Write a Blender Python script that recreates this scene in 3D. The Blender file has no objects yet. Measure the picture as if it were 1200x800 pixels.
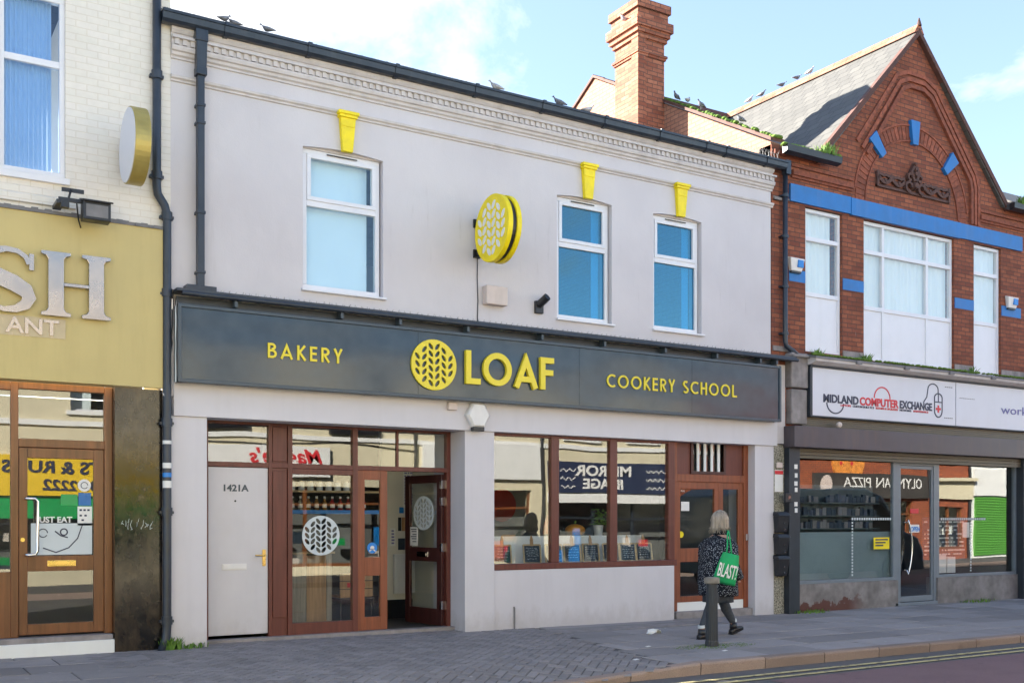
import bpy, bmesh, math, random
from mathutils import Vector, Matrix, geometry
R = random.Random(7)
sc = bpy.context.scene
col = sc.collection
PI = math.pi

# ------------------------------------------------------------------ materials
def nodes(name):
    m = bpy.data.materials.new(name); m.use_nodes = True
    nt = m.node_tree; nt.nodes.clear()
    out = nt.nodes.new('ShaderNodeOutputMaterial')
    return m, nt, out

def N(nt, t, **kw):
    n = nt.nodes.new(t)
    for k, v in kw.items():
        if k in n.inputs: n.inputs[k].default_value = v
        else: setattr(n, k, v)
    return n

def c4(c): return (c[0], c[1], c[2], 1.0)

def mixc(nt, fac, a, b, mode='MIX'):
    n = nt.nodes.new('ShaderNodeMix'); n.data_type = 'RGBA'; n.blend_type = mode
    for i, v in ((0, fac), (6, a), (7, b)):
        if hasattr(v, 'links') or hasattr(v, 'is_linked'): nt.links.new(v, n.inputs[i])
        else: n.inputs[i].default_value = v if i == 0 else c4(v)
    return n.outputs[2]

def mathn(nt, op, a, b=0.0, clamp=False):
    n = nt.nodes.new('ShaderNodeMath'); n.operation = op; n.use_clamp = clamp
    for i, v in ((0, a), (1, b)):
        if hasattr(v, 'is_linked'): nt.links.new(v, n.inputs[i])
        else: n.inputs[i].default_value = v
    return n.outputs[0]

def ramp(nt, v, lo, hi, a=0.0, b=1.0):
    n = nt.nodes.new('ShaderNodeMapRange'); n.clamp = True
    nt.links.new(v, n.inputs[0])
    for i, x in ((1, lo), (2, hi), (3, a), (4, b)): n.inputs[i].default_value = x
    return n.outputs[0]

def worldpos(nt):
    g = nt.nodes.new('ShaderNodeNewGeometry'); return g

def facade_vec(nt):
    """(along wall, height) coordinates in metres, chosen by the face normal"""
    g = worldpos(nt)
    sp = N(nt, 'ShaderNodeSeparateXYZ'); nt.links.new(g.outputs['Position'], sp.inputs[0])
    sn = N(nt, 'ShaderNodeSeparateXYZ'); nt.links.new(g.outputs['True Normal'], sn.inputs[0])
    ax = mathn(nt, 'GREATER_THAN', mathn(nt, 'ABSOLUTE', sn.outputs[0]), 0.6)
    m = nt.nodes.new('ShaderNodeMix'); m.data_type = 'FLOAT'
    nt.links.new(ax, m.inputs[0]); nt.links.new(sp.outputs[0], m.inputs[2]); nt.links.new(sp.outputs[1], m.inputs[3])
    cb = N(nt, 'ShaderNodeCombineXYZ')
    nt.links.new(m.outputs[0], cb.inputs[0]); nt.links.new(sp.outputs[2], cb.inputs[1])
    return cb.outputs[0], g

def noise(nt, vec, scale, detail=3.0, rough=0.55, stretch=None):
    if stretch:
        mp = N(nt, 'ShaderNodeMapping'); nt.links.new(vec, mp.inputs[0]); mp.inputs[3].default_value = stretch; vec = mp.outputs[0]
    n = N(nt, 'ShaderNodeTexNoise'); n.inputs['Scale'].default_value = scale
    n.inputs['Detail'].default_value = detail; n.inputs['Roughness'].default_value = rough
    nt.links.new(vec, n.inputs['Vector'])
    return n.outputs[0]

def finish(nt, out, color, rough, metallic=0.0, bumps=(), spec=0.5, coat=0.0):
    p = N(nt, 'ShaderNodeBsdfPrincipled')
    for k, v in (('Base Color', color), ('Roughness', rough)):
        if hasattr(v, 'is_linked'): nt.links.new(v, p.inputs[k])
        else: p.inputs[k].default_value = c4(v) if k == 'Base Color' else v
    p.inputs['Metallic'].default_value = metallic
    p.inputs['Specular IOR Level'].default_value = spec
    p.inputs['Coat Weight'].default_value = coat
    nrm = None
    for h, strength, dist in bumps:
        b = N(nt, 'ShaderNodeBump'); b.inputs['Strength'].default_value = strength; b.inputs['Distance'].default_value = dist
        nt.links.new(h, b.inputs['Height'])
        if nrm is not None: nt.links.new(nrm, b.inputs['Normal'])
        nrm = b.outputs[0]
    if nrm is not None: nt.links.new(nrm, p.inputs['Normal'])
    nt.links.new(p.outputs[0], out.inputs[0])
    return p

def plain(name, c, rough=0.5, var=0.12, scale=4.0, bump=0.15, bscale=90.0, metallic=0.0, streak=0.0, dirt=None, spec=0.5, coat=0.0, island=0.0, splash=0.0):
    m, nt, out = nodes(name)
    pos = worldpos(nt).outputs['Position']
    n = noise(nt, pos, scale, 4.0)
    dark = tuple(x * (1 - var) for x in c); lite = tuple(min(1, x * (1 + var)) for x in c)
    colr = mixc(nt, ramp(nt, n, 0.3, 0.7), dark, lite)
    if streak > 0:
        s = noise(nt, pos, 7.0, 4.0, 0.6, (1.0, 1.0, 0.12))
        colr = mixc(nt, ramp(nt, s, 0.5, 0.75, 0.0, streak), colr, dirt or tuple(x * 0.45 for x in c))
    if splash > 0:
        sz = N(nt, 'ShaderNodeSeparateXYZ'); nt.links.new(pos, sz.inputs[0]); sn_ = noise(nt, pos, 9.0, 5.0, 0.7, (1.0, 1.0, 0.5))
        lowz = mathn(nt, 'ADD', sz.outputs[2], mathn(nt, 'MULTIPLY', sn_, -0.55))
        colr = mixc(nt, ramp(nt, lowz, -0.24, 0.02, splash, 0.0), colr, (0.24, 0.20, 0.17))
        chip = noise(nt, pos, 26.0, 5.0, 0.8)
        colr = mixc(nt, ramp(nt, chip, 0.71, 0.735, 0.0, 0.5), colr, (0.33, 0.30, 0.29))
    if island > 0:
        g = worldpos(nt)
        colr = mixc(nt, ramp(nt, g.outputs['Random Per Island'], 0, 1, 0, island), colr, tuple(x * 0.4 for x in c))
    fine = noise(nt, pos, bscale, 3.0)
    r = ramp(nt, n, 0.3, 0.7, max(0.02, rough - 0.06), min(1, rough + 0.06))
    finish(nt, out, colr, r, metallic, [(fine, bump, 0.004)] if bump else [], spec, coat)
    return m

def brickmat(name, c1, c2, mortar, var=0.35, bw=0.225, rh=0.075, ms=0.009, bump=0.6, rough=0.85, grime=0.3, white=0.0, mfac=1.0):
    m, nt, out = nodes(name)
    vec, g = facade_vec(nt)
    b = N(nt, 'ShaderNodeTexBrick'); nt.links.new(vec, b.inputs['Vector'])
    b.inputs['Color1'].default_value = c4(c1); b.inputs['Color2'].default_value = c4(c2); b.inputs['Mortar'].default_value = c4(mortar)
    b.inputs['Scale'].default_value = 1.0; b.inputs['Brick Width'].default_value = bw; b.inputs['Row Height'].default_value = rh
    b.inputs['Mortar Size'].default_value = ms; b.inputs['Mortar Smooth'].default_value = 0.3; b.inputs['Bias'].default_value = 0.0
    pos = g.outputs['Position']
    big = noise(nt, pos, 1.3, 5.0, 0.65)
    mid = noise(nt, pos, 14.0, 4.0, 0.6)
    cc = mixc(nt, ramp(nt, big, 0.42, 0.72, 0.0, grime), b.outputs['Color'], tuple(x * 0.35 for x in c1))
    cc = mixc(nt, ramp(nt, mid, 0.35, 0.7, 0.0, var), cc, tuple(x * 0.5 for x in c2))
    if white > 0:
        w = noise(nt, pos, 5.0, 5.0, 0.7, (3.0, 3.0, 0.5))
        cc = mixc(nt, ramp(nt, w, 0.66, 0.74, 0.0, white), cc, (0.65, 0.6, 0.55))
    h = mathn(nt, 'MULTIPLY', b.outputs['Fac'], -1.0)
    fine = noise(nt, pos, 70.0, 3.0)
    finish(nt, out, cc, rough, 0.0, [(h, bump, 0.012), (fine, 0.25, 0.004)], 0.3)
    return m

def woodmat(name, c, rough=0.38, var=0.35, axis=2):
    m, nt, out = nodes(name)
    pos = worldpos(nt).outputs['Position']
    st = [22.0, 22.0, 22.0]; st[axis] = 1.2
    g1 = noise(nt, pos, 1.0, 5.0, 0.65, tuple(st))
    g2 = noise(nt, pos, 3.0, 3.0)
    cc = mixc(nt, ramp(nt, g1, 0.3, 0.72), tuple(x * (1 - var) for x in c), tuple(min(1, x * (1 + var)) for x in c))
    cc = mixc(nt, ramp(nt, g2, 0.45, 0.8, 0.0, 0.35), cc, tuple(x * 0.55 for x in c))
    finish(nt, out, cc, rough, 0.0, [(g1, 0.12, 0.003)], 0.5)
    return m

def glassmat(name, ior=1.85, tint=(0.95, 0.97, 0.965), wav=0.02, wscale=1.2, extra=0.0, dist=0.02, gcol=(1, 1, 1)):
    m, nt, out = nodes(name)
    pos = worldpos(nt).outputs['Position']
    n = noise(nt, pos, wscale, 1.0, 0.4)
    b = N(nt, 'ShaderNodeBump'); b.inputs['Strength'].default_value = wav; b.inputs['Distance'].default_value = dist
    nt.links.new(n, b.inputs['Height'])
    gl = N(nt, 'ShaderNodeBsdfGlossy'); gl.inputs['Roughness'].default_value = 0.0; gl.inputs['Color'].default_value = c4(gcol)
    nt.links.new(b.outputs[0], gl.inputs['Normal'])
    tr = N(nt, 'ShaderNodeBsdfTransparent'); tr.inputs['Color'].default_value = c4(tint)
    f = N(nt, 'ShaderNodeFresnel'); g2 = worldpos(nt)
    nt.links.new(mathn(nt, 'ADD', mathn(nt, 'MULTIPLY', g2.outputs['Backfacing'], 1.0 / ior - ior), ior), f.inputs['IOR'])
    fac = mathn(nt, 'ADD', f.outputs[0], extra, True)
    mx = N(nt, 'ShaderNodeMixShader'); nt.links.new(fac, mx.inputs[0]); nt.links.new(tr.outputs[0], mx.inputs[1]); nt.links.new(gl.outputs[0], mx.inputs[2])
    nt.links.new(mx.outputs[0], out.inputs[0])
    return m

M = {}
m, nt, out = nodes('painted_render_grey')
pos = worldpos(nt).outputs['Position']
a_ = noise(nt, pos, 0.9, 3.0, 0.5); b_ = noise(nt, pos, 5.0, 4.0, 0.6, (1.0, 1.0, 0.5)); c_ = noise(nt, pos, 11.0, 4.0, 0.65, (1.0, 1.0, 0.09)); d_ = noise(nt, pos, 0.7, 2.0)
cc = mixc(nt, ramp(nt, a_, 0.35, 0.65), (0.56, 0.53, 0.552), (0.61, 0.58, 0.60))
cc = mixc(nt, ramp(nt, b_, 0.50, 0.62, 0.0, 0.10), cc, (0.66, 0.63, 0.645))
cc = mixc(nt, mathn(nt, 'MULTIPLY', ramp(nt, c_, 0.59, 0.73, 0.0, 0.32), ramp(nt, d_, 0.45, 0.6)), cc, (0.33, 0.30, 0.29))
e_ = noise(nt, pos, 20.0, 5.0, 0.8)
cc = mixc(nt, ramp(nt, e_, 0.70, 0.73, 0.0, 0.35), cc, (0.36, 0.33, 0.32))
f_ = noise(nt, pos, 60.0, 3.0); g_ = noise(nt, pos, 2.5, 4.0, 0.6)
finish(nt, out, cc, 0.75, 0.0, [(g_, 0.3, 0.02), (f_, 0.35, 0.004)], 0.35)
M['wall_grey'] = m
M['wall_grey_smooth'] = plain('painted_board_grey', (0.60, 0.575, 0.60), 0.55, 0.035, 1.4, 0.12, 40, streak=0.08, dirt=(0.3, 0.28, 0.28), splash=0.28)
M['door_grey'] = plain('painted_door_grey', (0.58, 0.56, 0.58), 0.4, 0.04, 2, 0.08, 40, streak=0.10, dirt=(0.36, 0.33, 0.32), splash=0.25)
M['moulding'] = plain('cream_grey_moulding', (0.56, 0.52, 0.515), 0.7, 0.08, 5, 0.3, 70, streak=0.25, dirt=(0.22, 0.18, 0.16))
M['yellow'] = plain('yellow_paint', (0.86, 0.68, 0.0), 0.45, 0.10, 8, 0.25, 50, streak=0.22, dirt=(0.50, 0.36, 0.02))
M['yellow_letter'] = plain('yellow_letter_enamel', (0.78, 0.62, 0.02), 0.35, 0.03, 5, 0.0)
M['fascia'] = None
M['frame_dark'] = plain('slate_blue_frame', (0.045, 0.065, 0.085), 0.35, 0.15, 4, 0.1, 60)
M['gutter'] = plain('black_blue_plastic', (0.022, 0.03, 0.045), 0.38, 0.25, 6, 0.1, 60, streak=0.25, dirt=(0.09, 0.09, 0.09))
M['upvc'] = plain('white_upvc', (0.72, 0.72, 0.76), 0.35, 0.03, 3, 0.03, 40, streak=0.08, dirt=(0.45, 0.42, 0.38))
M['wood_red'] = woodmat('red_brown_joinery', (0.125, 0.030, 0.020), 0.42, 0.3)
M['wood_dark'] = woodmat('dark_red_brown_joinery', (0.055, 0.016, 0.014), 0.4)
M['wood_orange'] = woodmat('orange_brown_joinery', (0.24, 0.065, 0.025), 0.42, 0.3)  # right-hand doors: reflected sunlight put into the colour of the red-brown timber
M['wood_brown'] = woodmat('varnished_brown_joinery', (0.17, 0.062, 0.022), 0.32)
M['wood_x'] = woodmat('red_brown_rail', (0.14, 0.05, 0.03), 0.42, 0.25, 0)
M['brick'] = brickmat('red_brick', (0.37, 0.125, 0.065), (0.21, 0.066, 0.042), (0.10, 0.06, 0.05), ms=0.008, grime=0.55, white=0.5)
M['brick_orange'] = brickmat('orange_red_brick', (0.43, 0.12, 0.05), (0.31, 0.085, 0.045), (0.12, 0.07, 0.055), grime=0.3)
M['brick_pale'] = brickmat('pale_weathered_brick', (0.50, 0.20, 0.12), (0.28, 0.09, 0.055), (0.16, 0.09, 0.07), grime=0.25)
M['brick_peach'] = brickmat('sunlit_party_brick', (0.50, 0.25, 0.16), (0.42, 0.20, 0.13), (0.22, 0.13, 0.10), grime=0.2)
M['brick_cream'] = brickmat('cream_painted_brick', (0.77, 0.72, 0.66), (0.74, 0.70, 0.63), (0.69, 0.63, 0.55), ms=0.006, var=0.10, grime=0.10, bump=0.35, rough=0.6)
M['cream_render'] = plain('cream_render', (0.62, 0.56, 0.40), 0.8, 0.06, 2, 0.3, 60, streak=0.15)
M['white_render'] = plain('white_render', (0.72, 0.72, 0.70), 0.8, 0.05, 2, 0.3, 60, streak=0.1)
M['gold_panel'] = plain('gold_fascia_panel', (0.52, 0.415, 0.165), 0.45, 0.06, 1.5, 0.1, 40, streak=0.18, dirt=(0.30, 0.22, 0.07))
M['gold_metal'] = plain('gold_metal', (0.42, 0.33, 0.10), 0.4, 0.12, 6, 0.1, 40, metallic=0.4)
M['steel'] = plain('brushed_steel', (0.36, 0.31, 0.28), 0.25, 0.10, 4, 0.0, 150, metallic=1.0)
M['chrome'] = plain('polished_steel', (0.7, 0.7, 0.72), 0.18, 0.03, 4, 0.0, metallic=1.0)
M['brass'] = plain('brass', (0.72, 0.50, 0.16), 0.28, 0.08, 8, 0.05, metallic=0.9)
M['plastic_white'] = plain('white_plastic', (0.72, 0.70, 0.68), 0.4, 0.05, 5, 0.05, 60, streak=0.15, dirt=(0.4, 0.36, 0.3))
M['plastic_cream'] = plain('aged_cream_plastic', (0.62, 0.52, 0.47), 0.5, 0.08, 5, 0.1, 60, streak=0.2)
M['black'] = plain('black_plastic', (0.015, 0.016, 0.02), 0.4, 0.2, 6, 0.1, 60)
M['black_metal'] = plain('black_painted_metal', (0.018, 0.024, 0.033), 0.5, 0.25, 6, 0.25, 60, streak=0.12, dirt=(0.07, 0.068, 0.06))
M['glass'] = glassmat('shop_glass', 1.72, wav=0.10, wscale=0.9)
M['glass_flat'] = glassmat('door_glass', 1.6, wav=0.03, wscale=1.5)
M['glass_sky'] = glassmat('upper_window_glass', 1.8, (0.35, 0.72, 0.9), wav=0.10, wscale=0.5, extra=0.08, gcol=(0.34, 0.60, 0.66))
M['glass_pale'] = glassmat('pale_upper_glass', 1.3, (0.91, 0.975, 1.0), wav=0.06, wscale=0.6, extra=0.03, gcol=(0.8, 0.88, 0.93))
M['glass_left'] = glassmat('curtained_upper_glass', 1.4, (0.74, 0.84, 0.96), wav=0.03, wscale=0.8, extra=0.02, gcol=(0.55, 0.75, 0.9))
M['glass_soft'] = glassmat('thin_glass', 1.45, wav=0.02)
M['white_paint'] = plain('white_paint', (0.75, 0.75, 0.73), 0.55, 0.04, 3, 0.1, 60)
M['offwhite'] = plain('off_white_wall', (0.66, 0.63, 0.56), 0.8, 0.05, 2, 0.1, 50)
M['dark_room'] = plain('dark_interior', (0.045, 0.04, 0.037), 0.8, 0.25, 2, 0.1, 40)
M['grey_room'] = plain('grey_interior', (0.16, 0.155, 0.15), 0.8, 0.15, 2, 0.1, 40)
M['paper'] = plain('paper', (0.74, 0.73, 0.70), 0.7, 0.04, 10, 0.05, 60)
M['blind'] = plain('pale_blind', (0.74, 0.78, 0.80), 0.8, 0.03, 2, 0.05, 50)
M['board_black'] = plain('chalkboard', (0.02, 0.035, 0.055), 0.7, 0.3, 20, 0.05, 60)
M['chalk'] = plain('chalk_marks', (0.5, 0.55, 0.6), 0.9, 0.1, 30, 0)
M['plank'] = woodmat('grey_plank', (0.32, 0.27, 0.21), 0.7, 0.45)
M['plank_warm'] = woodmat('warm_plank', (0.42, 0.24, 0.11), 0.65, 0.4)
M['shelf_wood'] = woodmat('shelf_wood', (0.5, 0.36, 0.2), 0.6, 0.2, 0)
M['blue'] = plain('bright_blue_paint', (0.010, 0.15, 0.44), 0.5, 0.12, 4, 0.3, 50, streak=0.22, dirt=(0.12, 0.2, 0.42))
M['terracotta'] = plain('dark_carved_terracotta', (0.085, 0.04, 0.032), 0.8, 0.4, 20, 0.6, 60)
M['tile_coping'] = plain('coping_tile', (0.11, 0.05, 0.04), 0.8, 0.3, 8, 0.3, 60, island=0.4)
M['lead'] = plain('lead_grey', (0.16, 0.155, 0.16), 0.6, 0.25, 5, 0.3, 50)
M['stone_grey'] = plain('weathered_stone', (0.25, 0.225, 0.22), 0.85, 0.25, 6, 0.6, 50, streak=0.4, dirt=(0.10, 0.09, 0.085))
M['sign_white'] = plain('white_sign_panel', (0.62, 0.63, 0.69), 0.35, 0.03, 2, 0.0, streak=0.06, dirt=(0.45, 0.44, 0.42))
M['ink'] = plain('dark_blue_grey_ink', (0.03, 0.035, 0.07), 0.5, 0.05, 5, 0)
M['red_ink'] = plain('red_ink', (0.62, 0.03, 0.04), 0.5, 0.05, 5, 0)
M['green_ink'] = plain('green_vinyl', (0.01, 0.30, 0.08), 0.4, 0.05, 5, 0)
M['blue_ink'] = plain('blue_vinyl', (0.01, 0.20, 0.60), 0.4, 0.05, 5, 0)
M['lilac_ink'] = plain('violet_ink', (0.14, 0.13, 0.33), 0.5, 0.05, 5, 0)
M['shutter'] = plain('shutter_box_metal', (0.055, 0.045, 0.055), 0.4, 0.25, 1.5, 0.1, 60, streak=0.35, dirt=(0.14, 0.08, 0.055))
M['roller'] = plain('bronze_roller_slats', (0.10, 0.085, 0.055), 0.45, 0.2, 4, 0.1, 60)
M['alu'] = plain('grey_aluminium', (0.17, 0.20, 0.23), 0.4, 0.1, 4, 0.05, 60)
M['moss'] = plain('moss', (0.10, 0.17, 0.025), 0.95, 0.5, 25, 0.9, 40)
M['leaf'] = plain('weed_leaf', (0.10, 0.20, 0.025), 0.7, 0.4, 15, 0.0)
M['cable'] = plain('black_cable', (0.012, 0.012, 0.014), 0.5, 0.1, 5, 0)
M['radiator'] = plain('radiator_enamel', (0.66, 0.66, 0.66), 0.35, 0.03, 3, 0)
M['vinyl_white'] = plain('frosted_vinyl', (0.55, 0.60, 0.62), 0.6, 0.03, 5, 0)

# fascia: glossy powder coated sheet, gently wavy
m, nt, out = nodes('charcoal_fascia_sheet')
pos = worldpos(nt).outputs['Position']
w = noise(nt, pos, 0.6, 1.0, 0.4, (0.7, 1.0, 2.0)); f2 = noise(nt, pos, 5.0, 3.0)
cc = mixc(nt, ramp(nt, f2, 0.35, 0.7), (0.026, 0.046, 0.068), (0.034, 0.058, 0.082))
finish(nt, out, cc, ramp(nt, f2, 0.3, 0.7, 0.12, 0.18), 0.0, [(w, 0.6, 0.05)], 0.55, 0.0)
M['fascia'] = m

# black marble pier
m, nt, out = nodes('black_brown_marble')
pos = worldpos(nt).outputs['Position']
w = noise(nt, pos, 2.2, 8.0, 0.7, (1.6, 1.6, 0.8)); w2 = noise(nt, pos, 9.0, 4.0, 0.6)
cc = mixc(nt, ramp(nt, w, 0.44, 0.62), (0.006, 0.006, 0.007), (0.045, 0.032, 0.02))
cc = mixc(nt, ramp(nt, w2, 0.6, 0.75, 0.0, 0.5), cc, (0.12, 0.09, 0.06))
finish(nt, out, cc, ramp(nt, w2, 0.3, 0.7, 0.07, 0.2), 0.0, [(w, 0.05, 0.02)], 0.5)
M['marble'] = m

# grey-pink worn marble of the computer shop riser, with rust red patches near its foot
m, nt, out = nodes('worn_grey_terrazzo')
pos = worldpos(nt).outputs['Position']
a = noise(nt, pos, 3.0, 8.0, 0.72); b_ = noise(nt, pos, 24.0, 5.0, 0.65)
cc = mixc(nt, ramp(nt, a, 0.36, 0.66), (0.13, 0.115, 0.11), (0.30, 0.275, 0.265))
cc = mixc(nt, ramp(nt, b_, 0.52, 0.7, 0.0, 0.6), cc, (0.09, 0.075, 0.072))
sx = N(nt, 'ShaderNodeSeparateXYZ'); nt.links.new(pos, sx.inputs[0])
c_ = noise(nt, pos, 2.4, 6.0, 0.65)
low = mathn(nt, 'SUBTRACT', c_, mathn(nt, 'MULTIPLY', sx.outputs[2], 1.0))
left = ramp(nt, sx.outputs[0], 14.2, 14.7, 1.0, 0.0)
cc = mixc(nt, mathn(nt, 'MULTIPLY', ramp(nt, low, 0.33, 0.36), left), cc, (0.10, 0.035, 0.025))
finish(nt, out, cc, 0.5, 0.0, [(b_, 0.2, 0.004)], 0.4)
M['terrazzo'] = m

# pebbledash strip
m, nt, out = nodes('pebbledash')
pos = worldpos(nt).outputs['Position']
a = noise(nt, pos, 60.0, 3.0, 0.7); b_ = noise(nt, pos, 4.0, 4.0)
cc = mixc(nt, ramp(nt, a, 0.42, 0.56), (0.10, 0.095, 0.07), (0.42, 0.39, 0.32))
cc = mixc(nt, ramp(nt, b_, 0.45, 0.75, 0.0, 0.5), cc, (0.14, 0.13, 0.07))
finish(nt, out, cc, 0.9, 0.0, [(a, 0.8, 0.01)], 0.3)
M['pebble'] = m

# slate roof
def slatemat(name, c1, c2, roofx=True):
    m, nt, out = nodes(name)
    g = worldpos(nt); sp = N(nt, 'ShaderNodeSeparateXYZ'); nt.links.new(g.outputs['Position'], sp.inputs[0])
    cb = N(nt, 'ShaderNodeCombineXYZ'); nt.links.new(sp.outputs[1 if roofx else 0], cb.inputs[0])
    nt.links.new(mathn(nt, 'MULTIPLY', sp.outputs[2], 1.35 if roofx else 2.0), cb.inputs[1])
    b = N(nt, 'ShaderNodeTexBrick'); nt.links.new(cb.outputs[0], b.inputs['Vector'])
    b.inputs['Color1'].default_value = c4(c1); b.inputs['Color2'].default_value = c4(c2); b.inputs['Mortar'].default_value = (0.03, 0.03, 0.03, 1)
    b.inputs['Scale'].default_value = 1.0; b.inputs['Brick Width'].default_value = 0.28; b.inputs['Row Height'].default_value = 0.2
    b.inputs['Mortar Size'].default_value = 0.006; b.inputs['Bias'].default_value = 0
    n1 = noise(nt, g.outputs['Position'], 3.0, 5.0, 0.7)
    cc = mixc(nt, ramp(nt, n1, 0.45, 0.7, 0, 0.5), b.outputs['Color'], tuple(x * 0.6 for x in c1))
    n2 = noise(nt, g.outputs['Position'], 6.0, 4.0, 0.7)
    cc = mixc(nt, ramp(nt, n2, 0.68, 0.74, 0, 0.7), cc, (0.14, 0.15, 0.03))
    h = mathn(nt, 'MULTIPLY', b.outputs['Fac'], -1.0)
    finish(nt, out, cc, 0.65, 0.0, [(h, 0.7, 0.012)], 0.4)
    return m
M['slate'] = slatemat('grey_slate', (0.105, 0.103, 0.096), (0.078, 0.077, 0.073))
M['slate_front'] = slatemat('dark_slate', (0.09, 0.085, 0.085), (0.065, 0.062, 0.062), False)

# paving
def pavemat(name, c, isl, speck=0.4, rough=0.85, stain=0.4):
    m, nt, out = nodes(name)
    g = worldpos(nt); pos = g.outputs['Position']
    cc = mixc(nt, g.outputs['Random Per Island'], tuple(x * (1 - isl) for x in c), tuple(x * (1 + isl) for x in c))
    s = noise(nt, pos, 120.0, 3.0, 0.7)
    cc = mixc(nt, ramp(nt, s, 0.38, 0.7, 0.0, speck), cc, tuple(x * 0.4 for x in c))
    t = noise(nt, pos, 1.1, 6.0, 0.65)
    cc = mixc(nt, ramp(nt, t, 0.45, 0.75, 0.0, stain), cc, tuple(x * 0.5 for x in c))
    vo_ = N(nt, 'ShaderNodeTexVoronoi'); vo_.inputs['Scale'].default_value = 3.2; nt.links.new(pos, vo_.inputs['Vector'])
    cc = mixc(nt, ramp(nt, vo_.outputs['Distance'], 0.055, 0.075, 0.45, 0.0), cc, tuple(min(1, x * 1.9) for x in c))
    vo2 = N(nt, 'ShaderNodeTexVoronoi'); vo2.inputs['Scale'].default_value = 1.7; nt.links.new(pos, vo2.inputs['Vector'])
    cc = mixc(nt, ramp(nt, vo2.outputs['Distance'], 0.05, 0.10, 0.5, 0.0), cc, tuple(x * 0.45 for x in c))
    u = noise(nt, pos, 4.0, 4.0, 0.8)
    cc = mixc(nt, ramp(nt, u, 0.70, 0.73, 0.0, 0.35), cc, tuple(min(1, x * 1.8) for x in c))
    finish(nt, out, cc, ramp(nt, t, 0.3, 0.7, rough - 0.12, rough), 0.0, [(s, 0.5, 0.003), (t, 0.3, 0.01)], 0.35)
    return m
M['block'] = pavemat('charcoal_block_paving', (0.25, 0.233, 0.238), 0.17)
M['slab'] = pavemat('grey_flagstones', (0.30, 0.278, 0.278), 0.24)
M['kerb'] = pavemat('pink_granite_kerb', (0.31, 0.235, 0.20), 0.2, 0.6)
M['joint'] = plain('sandy_joint', (0.085, 0.08, 0.08), 0.95, 0.3, 8, 0.4, 80)
M['asphalt'] = pavemat('asphalt', (0.125, 0.12, 0.122), 0.0, 0.6, 0.85, 0.3)
M['red_asphalt'] = pavemat('dull_red_asphalt', (0.20, 0.125, 0.132), 0.0, 0.55, 0.85, 0.4)
m, nt, out = nodes('worn_yellow_line')
pos = worldpos(nt).outputs['Position']
s = noise(nt, pos, 9.0, 6.0, 0.75)
cc = mixc(nt, ramp(nt, s, 0.52, 0.60, 0.0, 0.85), (0.52, 0.44, 0.22), (0.12, 0.11, 0.10))
finish(nt, out, cc, 0.7, 0, [(s, 0.2, 0.003)], 0.3)
M['yline'] = m
# speckled coat
m, nt, out = nodes('black_white_speckled_cloth')
tc = N(nt, 'ShaderNodeTexCoord')
v = N(nt, 'ShaderNodeTexVoronoi'); v.inputs['Scale'].default_value = 62.0; v.inputs['Randomness'].default_value = 1.0
nt.links.new(tc.outputs['Object'], v.inputs['Vector'])
n1 = noise(nt, tc.outputs['Object'], 85.0, 3.0, 0.6)
k = mathn(nt, 'ADD', v.outputs['Distance'], mathn(nt, 'MULTIPLY', n1, 0.5))
cc = mixc(nt, ramp(nt, k, 0.50, 0.56, 1.0, 0.0), (0.012, 0.014, 0.022), (0.42, 0.45, 0.50))
finish(nt, out, cc, 0.9, 0, [(n1, 0.4, 0.006)], 0.2)
M['coat'] = m
M['skin'] = plain('skin', (0.50, 0.30, 0.23), 0.55, 0.08, 10, 0.1)
M['hair'] = woodmat('blonde_hair', (0.33, 0.28, 0.225), 0.55, 0.65)
M['legging'] = plain('dark_leggings', (0.045, 0.052, 0.065), 0.85, 0.25, 30, 0.3)
M['boot'] = plain('black_leather', (0.012, 0.012, 0.014), 0.35, 0.2, 12, 0.2)
M['bag'] = plain('green_cotton', (0.008, 0.34, 0.11), 0.8, 0.12, 8, 0.4, 200)
M['bird_grey'] = plain('grey_feathers', (0.16, 0.17, 0.20), 0.8, 0.4, 20, 0.2)
M['bird_pale'] = plain('pale_feathers', (0.42, 0.42, 0.45), 0.8, 0.35, 20, 0.2)

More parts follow.
